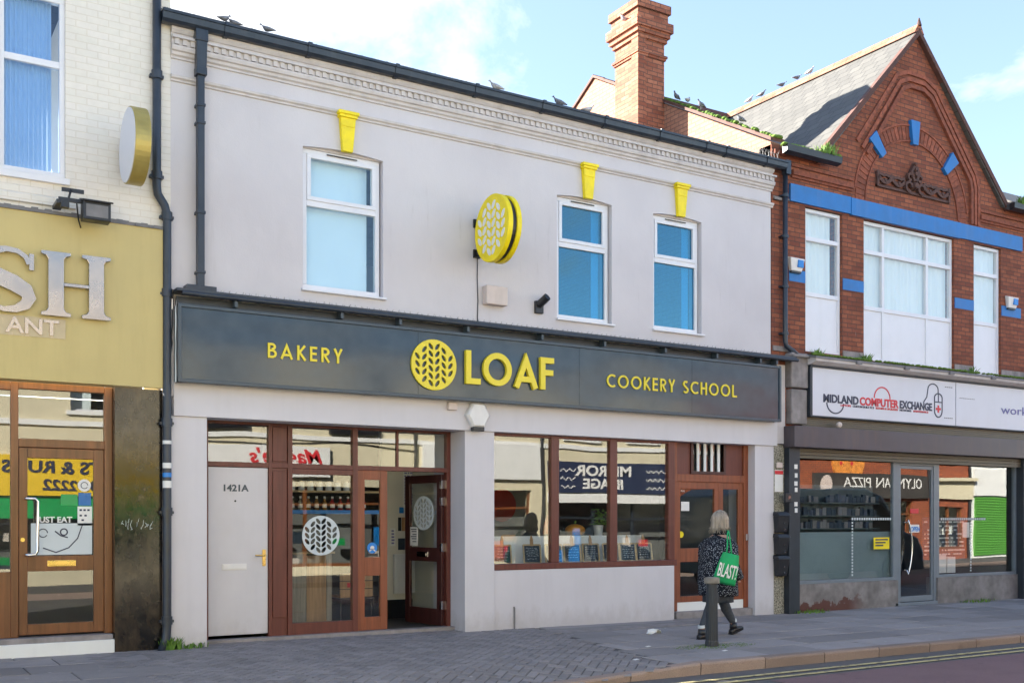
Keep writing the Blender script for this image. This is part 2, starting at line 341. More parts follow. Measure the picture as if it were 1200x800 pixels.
# ------------------------------------------------------------------ mesh helpers
class MB:
    def __init__(self): self.v = []; self.f = []; self.smooth = []
    def add(self, vs, fs, smooth=False):
        n = len(self.v); self.v += [tuple(p) for p in vs]
        self.f += [tuple(i + n for i in f) for f in fs]; self.smooth += [smooth] * len(fs)
        return self
    def box(self, x0, x1, y0, y1, z0, z1):
        vs = [(x0,y0,z0),(x1,y0,z0),(x1,y1,z0),(x0,y1,z0),(x0,y0,z1),(x1,y0,z1),(x1,y1,z1),(x0,y1,z1)]
        return self.add(vs, [(0,3,2,1),(4,5,6,7),(0,1,5,4),(1,2,6,5),(2,3,7,6),(3,0,4,7)])
    def hexa(self, b, t):
        return self.add(list(b) + list(t), [(0,3,2,1),(4,5,6,7),(0,1,5,4),(1,2,6,5),(2,3,7,6),(3,0,4,7)])
    def plate(self, outer, holes, y0, y1, axis='y'):
        """polygon with holes in (u,v) between y0 (front) and y1 (back)"""
        def P(u, v, d):
            return {'y': (u, d, v), 'x': (d, u, v), 'z': (u, v, d)}[axis]
        loops = [list(outer)] + [list(h) for h in holes]
        flat = [p for l in loops for p in l]
        tris = geometry.tessellate_polygon([[Vector((p[0], p[1], 0)) for p in l] for l in loops])
        n = len(flat)
        vs = [P(u, v, y0) for u, v in flat] + [P(u, v, y1) for u, v in flat]
        fs = []
        for t in tris:
            fs.append((t[0], t[1], t[2])); fs.append((t[2]+n, t[1]+n, t[0]+n))
        i0 = 0
        for l in loops:
            k = len(l)
            for i in range(k):
                a, b = i0 + i, i0 + (i + 1) % k
                fs.append((a, b, b + n, a + n))
            i0 += k
        return self.add(vs, fs)
    def prism(self, prof, x0, x1):
        """profile of (y,z) swept along x"""
        n = len(prof)
        vs = [(x0, y, z) for y, z in prof] + [(x1, y, z) for y, z in prof]
        fs = [(i, (i+1) % n, (i+1) % n + n, i + n) for i in range(n)]
        fs += [tuple(range(n - 1, -1, -1)), tuple(range(n, 2 * n))]
        return self.add(vs, fs)
    def cyl(self, a, b, r, n=12, r2=None, smooth=True, caps=True):
        a, b = Vector(a), Vector(b); d = (b - a).normalized()
        u = d.orthogonal().normalized(); w = d.cross(u); r2 = r if r2 is None else r2
        vs = []
        for p, rr in ((a, r), (b, r2)):
            for i in range(n):
                t = 2 * PI * i / n; vs.append(p + u * (rr * math.cos(t)) + w * (rr * math.sin(t)))
        self.add(vs, [(i, (i+1) % n, (i+1) % n + n, i + n) for i in range(n)], smooth)
        if caps: self.add(vs, [tuple(range(n - 1, -1, -1)), tuple(range(n, 2 * n))])
        return self
    def tube(self, pts, r, n=10):
        pts = [Vector(p) for p in pts]; rings = []
        for i, p in enumerate(pts):
            d = (pts[min(i+1, len(pts)-1)] - pts[max(i-1, 0)]).normalized()
            if i == 0: u = d.orthogonal().normalized()
            else:
                u = (u - d * u.dot(d)); u = u.normalized() if u.length > 1e-6 else d.orthogonal().normalized()
            w = d.cross(u); rr = r[i] if isinstance(r, (list, tuple)) else r
            rings.append([p + u * (rr * math.cos(2*PI*k/n)) + w * (rr * math.sin(2*PI*k/n)) for k in range(n)])
        return self.loft(rings)
    def loft(self, rings, smooth=True, cap=True):
        n = len(rings[0]); vs = [p for r in rings for p in r]; fs = []
        for j in range(len(rings) - 1):
            for i in range(n):
                fs.append((j*n+i, j*n+(i+1) % n, (j+1)*n+(i+1) % n, (j+1)*n+i))
        if cap: fs += [tuple(range(n-1, -1, -1)), tuple(range((len(rings)-1)*n, len(rings)*n))]
        return self.add(vs, fs, smooth)
    def ribbon(self, pts, w, y0, y1, closed=False, T=None):
        """flat stroke of width w along 2D points in the xz plane with mitred joints"""
        P = [Vector(p) for p in pts]; n = len(P); L = []; Rr = []
        for i in range(n):
            a = P[(i-1) % n] if (closed or i > 0) else None
            b = P[(i+1) % n] if (closed or i < n-1) else None
            d1 = (P[i]-a).normalized() if a is not None else None
            d2 = (b-P[i]).normalized() if b is not None else None
            if d1 is None: d1 = d2
            if d2 is None: d2 = d1
            n1 = Vector((-d1.y, d1.x)); n2 = Vector((-d2.y, d2.x)); m_ = (n1+n2)
            m_ = m_.normalized() if m_.length > 1e-4 else n1
            k = (w/2) / max(0.35, m_.dot(n1))
            L.append(P[i] + m_*k); Rr.append(P[i] - m_*k)
        vs = [(p.x, y0, p.y) for p in L] + [(p.x, y0, p.y) for p in Rr] + [(p.x, y1, p.y) for p in L] + [(p.x, y1, p.y) for p in Rr]
        fs = []; rng = n if closed else n - 1
        for i in range(rng):
            j = (i+1) % n
            fs += [(i, n+i, n+j, j), (2*n+i, 2*n+j, 3*n+j, 3*n+i), (i, j, 2*n+j, 2*n+i), (n+i, 3*n+i, 3*n+j, n+j)]
        if not closed: fs += [(0, 2*n, 3*n, n), (n-1, 2*n-1, 4*n-1, 3*n-1)]
        return self.add(vs, fs)
    def build(self, name, mat, parent=None, bevel=0.0, loc=None):
        me = bpy.data.meshes.new(name); me.from_pydata(self.v, [], self.f); me.update()
        bm = bmesh.new(); bm.from_mesh(me); bmesh.ops.recalc_face_normals(bm, faces=bm.faces); bm.to_mesh(me); bm.free()
        me.polygons.foreach_set('use_smooth', self.smooth)
        o = bpy.data.objects.new(name, me); col.objects.link(o)
        if loc: o.location = loc
        if mat: me.materials.append(M[mat] if isinstance(mat, str) else mat)
        if parent is not None: o.parent = parent
        if bevel:
            b = o.modifiers.new('bevel', 'BEVEL'); b.width = bevel; b.segments = 2; b.limit_method = 'ANGLE'; b.angle_limit = math.radians(50)
        return o

def tag(o, label=None, cat=None, group=None, kind=None):
    if label: o['label'] = label
    if cat: o['category'] = cat
    if group: o['group'] = group
    if kind: o['kind'] = kind
    return o
def thing(name, label, cat, group=None, loc=(0, 0, 0), rz=0.0):
    o = bpy.data.objects.new(name, None); col.objects.link(o); o.location = loc; o.rotation_euler = (0, 0, rz)
    o.empty_display_size = 0.2
    return tag(o, label, cat, group)
def kids(o): return [c for c in bpy.data.objects if c.parent == o]
def copy_tree(o, parent=None):
    c = o.copy(); col.objects.link(c)
    if parent is not None: c.parent = parent
    for ch in kids(o): copy_tree(ch, c)
    return c
def split(o):
    """every loose piece of the mesh becomes a part of its own with the same name"""
    me = o.data; n = len(me.vertices); par = list(range(n))
    def find(a):
        while par[a] != a: par[a] = par[par[a]]; a = par[a]
        return a
    for e in me.edges:
        a, b = find(e.vertices[0]), find(e.vertices[1])
        if a != b: par[a] = b
    comps = {}
    for p in me.polygons: comps.setdefault(find(p.vertices[0]), []).append(p.index)
    if len(comps) < 2: return o
    V = [v.co.copy() for v in me.vertices]; F = [tuple(p.vertices) for p in me.polygons]; S = [p.use_smooth for p in me.polygons]
    for k, fl in enumerate(comps.values()):
        idx = sorted({i for f in fl for i in F[f]}); mp = {i: j for j, i in enumerate(idx)}
        m2 = bpy.data.meshes.new(o.name.split('.')[0]); m2.from_pydata([V[i] for i in idx], [], [tuple(mp[i] for i in F[f]) for f in fl]); m2.update()
        m2.polygons.foreach_set('use_smooth', [S[f] for f in fl]); m2.materials.append(me.materials[0])
        if k == 0: o.data = m2
        else: c = o.copy(); c.data = m2; col.objects.link(c)
    return o
def lab(o, s): o['label'] = s; return o

_tc = {}
def text(s, size, x, y, z, depth=0.01, mat='ink', parent=None, name='lettering', align='LEFT', xs=1.0, bold=0.0, flip=False, shear=0.0, space=1.0):
    """built-in font text turned into a mesh standing in the xz plane at (x, z), its front at y"""
    cu = bpy.data.curves.new('txt', 'FONT'); cu.body = s; cu.size = 1.0; cu.extrude = 0.5; cu.offset = bold; cu.align_x = align
    cu.shear = shear; cu.resolution_u = 3; cu.space_character = space
    ob = bpy.data.objects.new('txt', cu); col.objects.link(ob)
    dg = bpy.context.evaluated_depsgraph_get(); me = bpy.data.meshes.new_from_object(ob.evaluated_get(dg))
    bpy.data.objects.remove(ob); bpy.data.curves.remove(cu)
    k = size / 0.69
    sgn = -1 if flip else 1
    for v in me.vertices:
        a, b, c = v.co
        v.co = (x + sgn * a * k * xs, y - sgn * c * depth * 1.0, z + b * k)
    me.name = name; me.materials.clear(); me.materials.append(M[mat] if isinstance(mat, str) else mat)
    o = bpy.data.objects.new(name, me); col.objects.link(o)
    if parent is not None: o.parent = parent
    return o

def arc(cx, cz, r, a0, a1, n=20, rz=None):
    rz = r if rz is None else rz
    return [(cx + r * math.cos(math.radians(a0 + (a1 - a0) * i / n)), cz + rz * math.sin(math.radians(a0 + (a1 - a0) * i / n))) for i in range(n + 1)]
# monoline capitals of unit height; each glyph = (advance width, list of (points, closed))
def glyph(ch, w):
    h = w / 2
    g = {
     'L': (0.50, [([(h, 1), (h, h), (0.50, h)], 0)]),
     'O': (1.00, [(arc(0.5, 0.5, 0.5 - h, 0, 360, 36)[:-1], 1)]),
     'A': (0.86, [([(h*0.9, 0), (0.43, 1 - h*1.6), (0.86 - h*0.9, 0)], 0), ([(0.22, 0.27), (0.64, 0.27)], 0)]),
     'F': (0.50, [([(h, 0), (h, 1 - h), (0.50, 1 - h)], 0), ([(h*2, 0.53), (0.47, 0.53)], 0)]),
     'B': (0.56, [([(h, h)] + [(0.30, h)] + arc(0.30, 0.29 , 0.25 - h*0.2, -90, 90, 10, 0.29 - h)[1:] + [(h, 0.58 - h)], 0), ([(h, 0), (h, 1 - h), (0.27, 1 - h)] + arc(0.27, 0.76, 0.22 - h*0.2, 90, -90, 10, 0.24 - h)[1:], 0)]),
     'K': (0.60, [([(h, 0), (h, 1)], 0), ([(0.54, 1), (0.16, 0.54), (0.58, 0)], 0)]),
     'E': (0.50, [([(0.50, h), (h, h), (h, 1 - h), (0.50, 1 - h)], 0), ([(h*2, 0.52), (0.47, 0.52)], 0)]),
     'R': (0.58, [([(h, 0), (h, 1 - h), (0.28, 1 - h)] + arc(0.28, 0.72, 0.24 - h*0.2, 90, -90, 10, 0.28 - h)[1:] + [(h*2, 0.44 + h)], 0), ([(0.24, 0.46), (0.55, 0)], 0)]),
     'Y': (0.64, [([(h*0.8, 1), (0.32, 0.45), (0.64 - h*0.8, 1)], 0), ([(0.32, 0.48), (0.32, 0)], 0)]),
     'C': (0.80, [(arc(0.50, 0.5, 0.5 - h, 52, 308, 24), 0)]),
     'S': (0.52, [(arc(0.26, 0.74, 0.22 - h*0.3, 40, 255, 14, 0.26 - h)[:] + arc(0.26, 0.26, 0.24 - h*0.3, 75, -145, 14, 0.26 - h), 0)]),
     'H': (0.64, [([(h, 0), (h, 1)], 0), ([(0.64 - h, 0), (0.64 - h, 1)], 0), ([(h*2, 0.52), (0.64 - h*2, 0.52)], 0)]),
     ' ': (0.34, []),
    }
    return g[ch]
def mono(s, x0, x1, z, h, w, y0, y1, mat, parent):
    """word set to span x0..x1, one mesh per letter"""
    tot = sum(glyph(c, w)[0] for c in s) * h
    gap = (x1 - x0 - tot) / (len(s) - 1); x = x0
    for ch in s:
        adv, st = glyph(ch, w)
        if st:
            mb = MB()
            for i, (pts, cl) in enumerate(st):
                mb.ribbon([(x + px * h, z + pz * h) for px, pz in pts], w * h, y0 - i * 0.0004, y1, bool(cl))
            mb.build('letter', mat, parent)
        x += adv * h + gap

LEAVES = []
for cx, ys, s in ((-0.73, (0.30, 0.0, -0.30), 1), (-0.43, (0.58, 0.29, 0.0, -0.29, -0.58), -1), (-0.145, (0.72, 0.43, 0.14, -0.15, -0.44, -0.73), 1),
                  (0.145, (0.72, 0.43, 0.14, -0.15, -0.44, -0.73), -1), (0.43, (0.58, 0.29, 0.0, -0.29, -0.58), 1), (0.73, (0.30, 0.0, -0.30), -1)):
    for y in ys: LEAVES.append((cx, y, s))
def leaf_pts(cx, cz, s, R_, k=1.0):
    pts = []
    for t in [i / 10 for i in range(10)]:
        a = 2 * PI * t; u = math.cos(a); v = math.sin(a)
        lx = 0.155 * u * k; lv = 0.078 * k * (abs(v) ** 1.1) * (1 if v > 0 else -1)
        ang = math.radians(128 if s > 0 else 52)
        pts.append(((cx + lx * math.cos(ang) - lv * math.sin(ang)) * R_, (cz + lx * math.sin(ang) + lv * math.cos(ang)) * R_))
    return pts
def circ(cx, cz, r, n=40): return [(cx + r * math.cos(2*PI*i/n), cz + r * math.sin(2*PI*i/n)) for i in range(n)]
def rect(x0, x1, z0, z1): return [(x0, z0), (x1, z0), (x1, z1), (x0, z1)]
def rect_arch(x0, x1, z0, z1, rise=0.04, n=6):
    return [(x0, z0), (x1, z0)] + [(x1 + (x0 - x1) * i / n, z1 - rise + rise * (1 - (2*i/n - 1)**2)) for i in range(n + 1)]
# ------------------------------------------------------------------ ground
def gz(x): return 0.045 * max(0.0, min(1.3, (12.5 - x) / 9.5))
def sst(t): t = max(0, min(1, t)); return t*t*(3-2*t)
def pz(x, y):
    drop = sst((7.25 - x) / 1.3) * sst((-2.9 - y) / 1.0) if x > 1.0 else sst((x + 1.0) / 1.3) * sst((-2.9 - y) / 1.0)
    return gz(x) - 0.085 * drop
KY = -3.93
g = MB(); g.add([(-300,-300,-0.16),(300,-300,-0.16),(300,300,-0.16),(-300,300,-0.16)], [(0,1,2,3)]).build('ground', 'joint')['kind'] = 'structure'
r_ = MB(); r_.add([(-60,-10.6,-0.1),(90,-10.6,-0.1),(90,KY+0.05,-0.1),(-60,KY+0.05,-0.1)], [(0,1,2,3)]); tag(r_.build('road', 'asphalt'), kind='structure')
r_ = MB(); r_.add([(8.15,-8.0,-0.096),(60,-8.0,-0.096),(60,-4.60,-0.096),(7.75,-4.60,-0.096)], [(0,1,2,3)]); tag(r_.build('bus_lane', 'red_asphalt'), kind='structure')
r_ = MB()
for y0 in (-4.24, -4.44):
    for i in range(60):
        x0 = -20 + i; r_.add([(x0,y0-0.075,-0.092),(x0+1,y0-0.075,-0.092),(x0+1,y0,-0.092),(x0,y0,-0.092)], [(0,1,2,3)])
tag(r_.build('road_markings', 'yline'), kind='structure')

def paver(mb, cx, cy, lx, ly, ang, jz=0.0, top=True):
    ca, sa = math.cos(ang), math.sin(ang); ch = 0.006
    def P(a, b, dz):
        x = cx + a*ca - b*sa; y = cy + a*sa + b*ca
        return (x, y, pz(x, y) + dz + jz)
    hx, hy = lx/2 - (0.004 if lx < 0.3 else 0.006), ly/2 - (0.004 if lx < 0.3 else 0.006)
    b = [P(-hx,-hy,-0.012), P(hx,-hy,-0.012), P(hx,hy,-0.012), P(-hx,hy,-0.012)]
    hx -= ch; hy -= ch
    t = [P(-hx,-hy,0), P(hx,-hy,0), P(hx,hy,0), P(-hx,hy,0)]
    mb.add(b + t, [(4,5,6,7),(0,1,5,4),(1,2,6,5),(2,3,7,6),(3,0,4,7)])
# herringbone block paving of the crossover
mb = MB(); ca = math.cos(PI/4); sa = math.sin(PI/4)
for c in range(-90, 90):
    for r in range(-90, 90):
        d = (c - r) % 4
        if d == 0: a, b, lx, ly = c + 1.0, r + 0.5, 0.2, 0.1
        elif d == 3: a, b, lx, ly = c + 0.5, r + 1.0, 0.1, 0.2
        else: continue
        a *= 0.1; b *= 0.1
        x = 4.8 + a*ca - b*sa; y = -2 + a*sa + b*ca
        edge = 7.95 - 0.22 * (-y)
        if 2.12 < x < edge and KY + 0.05 < y < 0.42:
            paver(mb, x, y, lx, ly, PI/4, R.uniform(-0.0015, 0.0015))
tag(mb.build('block_paving', 'block'), kind='structure')
# flagstones
mb = MB()
def flags(xa, xb, edgef=None):
    y = KY + 0.12; row = 0
    while y < 0.4:
        dy = 0.6; x = xa + (row % 2) * 0.35 - 0.5
        while x < xb:
            dx = 0.9
            cx, cy = x + dx/2, y + dy/2
            if xa + 0.2 < cx < xb:
                if edgef is None or cx - dx/2 > edgef(cy) - 0.03:
                    paver(mb, cx, cy, dx, dy, 0, R.uniform(-0.002, 0.002))
                elif cx + dx/2 > edgef(cy) + 0.06:
                    e = edgef(cy); paver(mb, (e + x + dx)/2, cy, x + dx - e, dy, 0, R.uniform(-0.002, 0.002))
            x += dx
        y += dy; row += 1
flags(-8.0, 2.1 + 0.3); flags(5.5, 34.0, lambda y: 8.0 - 0.22 * (-y))
tag(mb.build('pavement', 'slab'), kind='structure')
mb = MB(); xs = [-60, -8, -1, 0, 1, 2, 3, 4, 5, 5.5, 6, 6.5, 7, 7.5, 8, 10, 12.5, 34, 90]; ys = [KY + 0.02, -3.8, -3.5, -3.2, -2.9, 0.6]
vs = [(x, y, pz(x, y) - 0.009) for x in xs for y in ys]; ny = len(ys)
mb.add(vs, [(i*ny+j, (i+1)*ny+j, (i+1)*ny+j+1, i*ny+j+1) for i in range(len(xs)-1) for j in range(ny-1)])
tag(mb.build('pavement_bed', 'joint'), kind='structure')
# kerb
mb = MB(); x = -20.0
while x < 40:
    L = 0.91; yb, yf = KY + 0.14, KY
    z0, z1 = pz(x + .004, KY), pz(x + L - .004, KY); a = x + 0.004; b = x + L - 0.004; rr = 0.022
    prof = lambda z: [(yf + 0.012, -0.14), (yf, z - rr*1.2), (yf + rr*0.35, z - rr*0.35), (yf + rr, z), (yb, z), (yb, -0.14)]
    p0, p1 = prof(z0 + 0.004), prof(z1 + 0.004)
    n = 6; vs = [(a, y, z) for y, z in p0] + [(b, y, z) for y, z in p1]
    mb.add(vs, [(i, (i+1) % n, (i+1) % n + n, i + n) for i in range(n)] + [tuple(range(n-1,-1,-1)), tuple(range(n, 2*n))])
    x += 0.915
tag(mb.build('kerb', 'kerb'), kind='structure')
# far side pavement and kerb
mb = MB(); mb.box(-60, 90, -10.75, -10.6, -0.15, 0.02); tag(mb.build('kerb', 'kerb'), kind='structure')
mb = MB(); mb.box(-60, 90, -14.0, -10.75, -0.15, 0.015); tag(mb.build('pavement', 'asphalt'), kind='structure')
# stone slab edging in front of the riser
# manhole cover strip in front of the cookery window
t = tag(MB().box(7.75, 10.3, -0.72, -0.42, 0.0, gz(9) + 0.006).build('drain_cover', 'stone_grey', bevel=0.004), 'long pale stone drain strip in the pavement below the bakery window', 'drain cover')

# ------------------------------------------------------------------ window builder (white plastic)
def upvc_window(parent, x0, x1, z0, z1, tz, name='window', y=0.07, glass='glass_sky', sash=0.05, topfix=True, vbars=(), low=None, pane_off=0.03):
    """outer frame, transom at tz, an opening sash above it; low = height of a solid panel zone"""
    f = MB(); w = 0.055
    f.box(x0, x1, y, y+0.07, z1-w, z1); f.box(x0, x1, y, y+0.07, z0, z0+w)
    f.box(x0, x0+w, y, y+0.07, z0+w, z1-w); f.box(x1-w, x1, y, y+0.07, z0+w, z1-w)
    f.box(x0+w, x1-w, y-0.002, y+0.068, tz-0.035, tz+0.035)
    xs_ = [x0 + w] + list(vbars) + [x1 - w]
    for v in vbars: f.box(v-0.03, v+0.03, y+0.001, y+0.069, z0+w, z1-w)
    fr = f.build(name, 'upvc', parent, bevel=0.004)
    def sashf(a, b, c, d):
        s = MB(); k = sash
        s.box(a, b, y-0.014, y+0.05, d-k, d); s.box(a, b, y-0.014, y+0.05, c, c+k); s.box(a, a+k, y-0.014, y+0.05, c+k, d-k); s.box(b-k, b, y-0.014, y+0.05, c+k, d-k)
        s.build('sash', 'upvc', fr, bevel=0.004)
        MB().box(a+k, b-k, y+0.02, y+0.026, c+k, d-k).build('pane', glass, fr)
    for i in range(len(xs_) - 1):
        a = xs_[i] + (0.03 if i else 0); b = xs_[i+1] - (0.03 if i < len(xs_)-2 else 0)
        if topfix: sashf(a, b, tz+0.035, z1-w)
        else: MB().box(a, b, y+pane_off, y+pane_off+0.006, tz+0.035, z1-w).build('pane', glass, fr)
        zl = z0 + w
        if low:
            zl = low + 0.035
            p = MB(); p.box(a, b, y+0.02, y+0.045, z0+w, low-0.035)
            p.build('infill_panel', 'upvc', fr)
        MB().box(a, b, y+pane_off, y+pane_off+0.006, zl, tz-0.035).build('pane', glass, fr)
    if low:
        MB().box(x0+w, x1-w, y-0.003, y+0.066, low-0.035, low+0.035).build('transom', 'upvc', fr, bevel=0.003)
    return fr

# ------------------------------------------------------------------ the bakery
bak = thing('bakery_building', 'pale grey rendered two storey bakery with three upper windows and black gutter', 'building')
XL, XR = 3.03, 12.40
WIN = [(4.60, 5.66, 4.28, 6.05), (8.30, 9.25, 4.29, 6.05), (10.01, 10.95, 4.30, 6.05)]
MB().plate(rect(XL, XR, 2.9, 7.12), [rect_arch(*w, 0.035) for w in WIN], 0.0, 0.28).build('wall', 'wall_grey', bak)
# gable side and back
b = MB(); b.box(XL, XL+0.22, 0.28, 9.6, 2.9, 7.1); b.box(XL, XR, 9.4, 9.6, 0, 7.1); b.build('wall', 'wall_grey', bak)
# cornice
c = MB(); c.box(XL, XR+0.01, -0.035, 0, 6.94, 7.12)
c.prism([(0,6.72),(-0.02,6.72),(-0.02,6.745),(-0.045,6.76),(-0.05,6.79),(-0.075,6.80),(-0.085,6.83),(-0.085,6.85),(0,6.86)], XL, XR + 0.02)
c.box(XL, XR+0.03, -0.11, 0, 6.925, 6.95)
c.box(XL, XR+0.015, -0.066, 0, 6.861, 6.923)
x = XL + 0.03
while x < XR - 0.02:
    c.box(x, x+0.05, -0.088, 0, 6.862, 6.924); x += 0.088
c.prism([(0,7.0),(-0.05,7.0),(-0.075,7.03),(-0.075,7.07),(0,7.07)], XL, XR+0.01)
c.build('cornice', 'moulding', bak)
s = MB(); s.prism([(0,6.46),(-0.02,6.465),(-0.022,6.485),(-0.045,6.50),(-0.05,6.525),(-0.03,6.535),(0,6.54)], XL, XR+0.03)
s.build('string_course', 'moulding', bak)
for i, (x0, x1, z0, z1) in enumerate(WIN):
    fr = upvc_window(bak, x0+0.02, x1-0.02, z0+0.03, z1-0.035, 5.36, glass='glass_pale' if i == 0 else 'glass_sky')
    a = MB(); a.box(x0+0.02, x1-0.02, 0.05, 0.14, z1-0.035, z1-0.003); a.build('head_packing', 'moulding', fr)
    v = MB(); v.box((x0+x1)/2-0.2, (x0+x1)/2+0.2, 0.048, 0.058, z1-0.075, z1-0.063); v.build('trickle_vent', 'black', fr)
    s = MB(); s.prism([(0.1, z0+0.035), (-0.05, z0+0.012), (-0.05, z0-0.012), (0.0, z0-0.02), (0.1, z0-0.02)], x0-0.02, x1+0.03); s.build('sill', 'upvc', fr, bevel=0.003)
    # blind, room behind
    if i == 0:
        MB().box(x0+0.08, x1-0.14, 0.20, 0.21, z0, z1-0.03).build('blind', 'blind', fr)
    else:
        MB().box(x1-0.22, x1-0.10, 0.20, 0.215, z0, z1-0.03).build('curtain', 'blind', fr)
    kx = (x0+x1)/2 + (0.03 if i == 0 else 0.035)
    k = MB(); k.hexa([(kx-0.068,-0.06,6.03),(kx+0.068,-0.06,6.03),(kx+0.068,0,6.03),(kx-0.068,0,6.03)], [(kx-0.10,-0.075,6.44),(kx+0.10,-0.075,6.44),(kx+0.10,0,6.44),(kx-0.10,0,6.44)])
    k.box(kx-0.118, kx+0.118, -0.095, 0, 6.44, 6.475); k.box(kx-0.135, kx+0.135, -0.11, 0, 6.475, 6.515)
    k.box(kx-0.085, kx+0.085, -0.078, -0.060, 6.33, 6.355)
    k.build('keystone', 'yellow', bak, bevel=0.004)
# gutter and roof
gt = MB(); ga, gb = XL-0.12, 12.60
gt.prism([(-0.03,7.09),(-0.06,7.06),(-0.14,7.06),(-0.17,7.09),(-0.178,7.155),(-0.192,7.16),(-0.192,7.19),(-0.02,7.19),(-0.02,7.12)], ga, gb)
for x in [3.6, 4.6, 5.75, 6.9, 7.95, 9.0, 10.0, 10.9, 11.3, 12.15]:
    gt.prism([(-0.03,7.08),(-0.06,7.048),(-0.145,7.048),(-0.182,7.085),(-0.19,7.15),(-0.204,7.155),(-0.204,7.198),(-0.02,7.198)], x, x+0.05)
gut = gt.build('gutter', 'gutter', bak)
mb = MB(); rr = random.Random(3)
for i in range(260):   # clumps of debris and moss along the gutter lip
    x = ga + rr.random()**1.3 * 4; s_ = rr.uniform(0.008, 0.03)
    mb.cyl((x, -0.15+rr.uniform(-.03,.05), 7.185), (x+rr.uniform(-.03,.03), -0.14, 7.19+s_), 0.012, 5, 0.003)
lab(mb.build('moss', 'lead', gut), 'dry debris along the gutter lip')
dp = MB(); px = 3.345
dp.box(px-0.07, px+0.07, -0.165, -0.05, 6.93, 7.06); dp.hexa([(px-0.055,-0.15,6.62),(px+0.055,-0.15,6.62),(px+0.055,-0.04,6.62),(px-0.055,-0.04,6.62)], [(px-0.06,-0.16,6.93),(px+0.06,-0.16,6.93),(px+0.06,-0.05,6.93),(px-0.06,-0.05,6.93)])
dp.box(px-0.06, px+0.06, -0.155, -0.03, 6.55, 6.64)
dp.box(px-0.04, px+0.04, -0.125, -0.04, 4.15, 6.58)
for z in (6.2, 6.0, 4.98, 4.3):
    dp.box(px-0.05, px+0.05, -0.134, 0.0, z, z+0.035)
dp.box(px-0.17, px+0.17, -0.15, 0.0, 4.10, 4.16)
dp.build('downpipe', 'gutter', bak, bevel=0.006)
rf = MB(); rf.add([(XL-0.02,-0.05,7.17),(12.42,-0.05,7.17),(12.42,4.8,8.35),(XL-0.02,4.8,8.35),(12.42,9.7,7.12),(XL-0.02,9.7,7.12),(XL-0.02,-0.05,7.10),(12.42,-0.05,7.10),(12.42,4.8,8.25),(XL-0.02,4.8,8.25),(12.42,9.7,7.05),(XL-0.02,9.7,7.05)],
   [(0,1,2,3),(3,2,4,5),(6,9,8,7),(9,11,10,8),(0,6,7,1),(5,4,10,11)]); rf.build('roof', 'slate_front', bak)
# shop level : beam, piers, riser
MB().box(3.06, 12.52, -0.03, 0.3, 2.68, 3.06).build('lintel_panel', 'wall_grey_smooth', bak, bevel=0.004)
for (a, b, d) in ((3.04, 3.445, 0.9), (6.84, 7.29, 0.9), (12.06, 12.47, 0.6)):
    MB().box(a, b, 0.0, d, -0.05, 2.68).build('pilaster', 'wall_grey_smooth', bak, bevel=0.006)
MB().box(7.29, 10.44, 0.035, 0.3, -0.05, 0.82).build('stall_riser', 'wall_grey_smooth', bak)
# shop floor, partitions and ceiling
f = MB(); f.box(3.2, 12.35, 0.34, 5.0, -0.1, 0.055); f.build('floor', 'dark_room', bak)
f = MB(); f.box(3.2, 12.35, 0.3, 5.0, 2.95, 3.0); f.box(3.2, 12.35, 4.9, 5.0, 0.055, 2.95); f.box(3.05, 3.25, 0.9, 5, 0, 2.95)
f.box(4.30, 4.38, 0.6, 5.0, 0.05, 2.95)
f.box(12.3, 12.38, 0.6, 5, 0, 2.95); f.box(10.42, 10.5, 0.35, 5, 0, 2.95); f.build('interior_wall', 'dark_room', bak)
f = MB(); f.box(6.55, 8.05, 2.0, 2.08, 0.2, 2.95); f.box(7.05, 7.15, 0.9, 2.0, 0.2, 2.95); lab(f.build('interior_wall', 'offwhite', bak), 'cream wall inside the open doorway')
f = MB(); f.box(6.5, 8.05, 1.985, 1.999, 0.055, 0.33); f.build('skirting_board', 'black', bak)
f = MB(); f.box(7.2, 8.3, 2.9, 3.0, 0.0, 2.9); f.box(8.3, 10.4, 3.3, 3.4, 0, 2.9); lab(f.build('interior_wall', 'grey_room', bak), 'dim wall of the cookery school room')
f = MB(); f.box(7.31, 10.38, 0.20, 0.62, 0.80, 0.885); f.build('window_ledge', 'white_paint', bak)
f = MB(); f.box(7.31, 10.28, 0.62, 0.64, 0.885, 1.27); f.build('window_screen', 'white_paint', bak)

# left shopfront, set back
Yf = 0.40
sf = thing('x', None, None); bpy.data.objects.remove(sf)
fr = MB()
fr.box(3.445, 6.84, Yf, Yf+0.08, 2.14, 2.20); fr.box(3.445, 6.84, Yf+0.002, Yf+0.078, 2.655, 2.75)
for a, b in ((3.48, 3.57), (4.31, 4.355), (4.555, 4.615), (5.42, 5.49)):
    fr.box(a, b, Yf-0.005, Yf+0.085, 0.05, 2.70)
fr.box(4.355, 4.555, Yf+0.02, Yf+0.07, 0.05, 2.70)
fr.box(4.365, 4.545, Yf+0.004, Yf+0.03, 0.30, 2.10); fr.box(4.365, 4.545, Yf+0.004, Yf+0.03, 2.22, 2.64)
fr.box(4.615, 5.42, Yf-0.002, Yf+0.08, 0.05, 0.22); fr.box(4.615, 5.42, Yf-0.002, Yf+0.08, 2.07, 2.139)
fr.box(6.78, 6.84, Yf-0.004, Yf+0.084, 0.05, 2.70); fr.box(6.045, 6.075, Yf+0.01, Yf+0.07, 2.20, 2.655)
shopfront = fr.build('shopfront_frame', 'wood_red', bak, bevel=0.005)
for a, b, c_, d in ((3.57, 4.31, 2.20, 2.655), (4.615, 6.045, 2.20, 2.655), (6.075, 6.78, 2.20, 2.655), (4.615, 5.42, 0.22, 2.07)):
    MB().box(a, b, Yf+0.035, Yf+0.041, c_, d).build('pane', 'glass', shopfront)
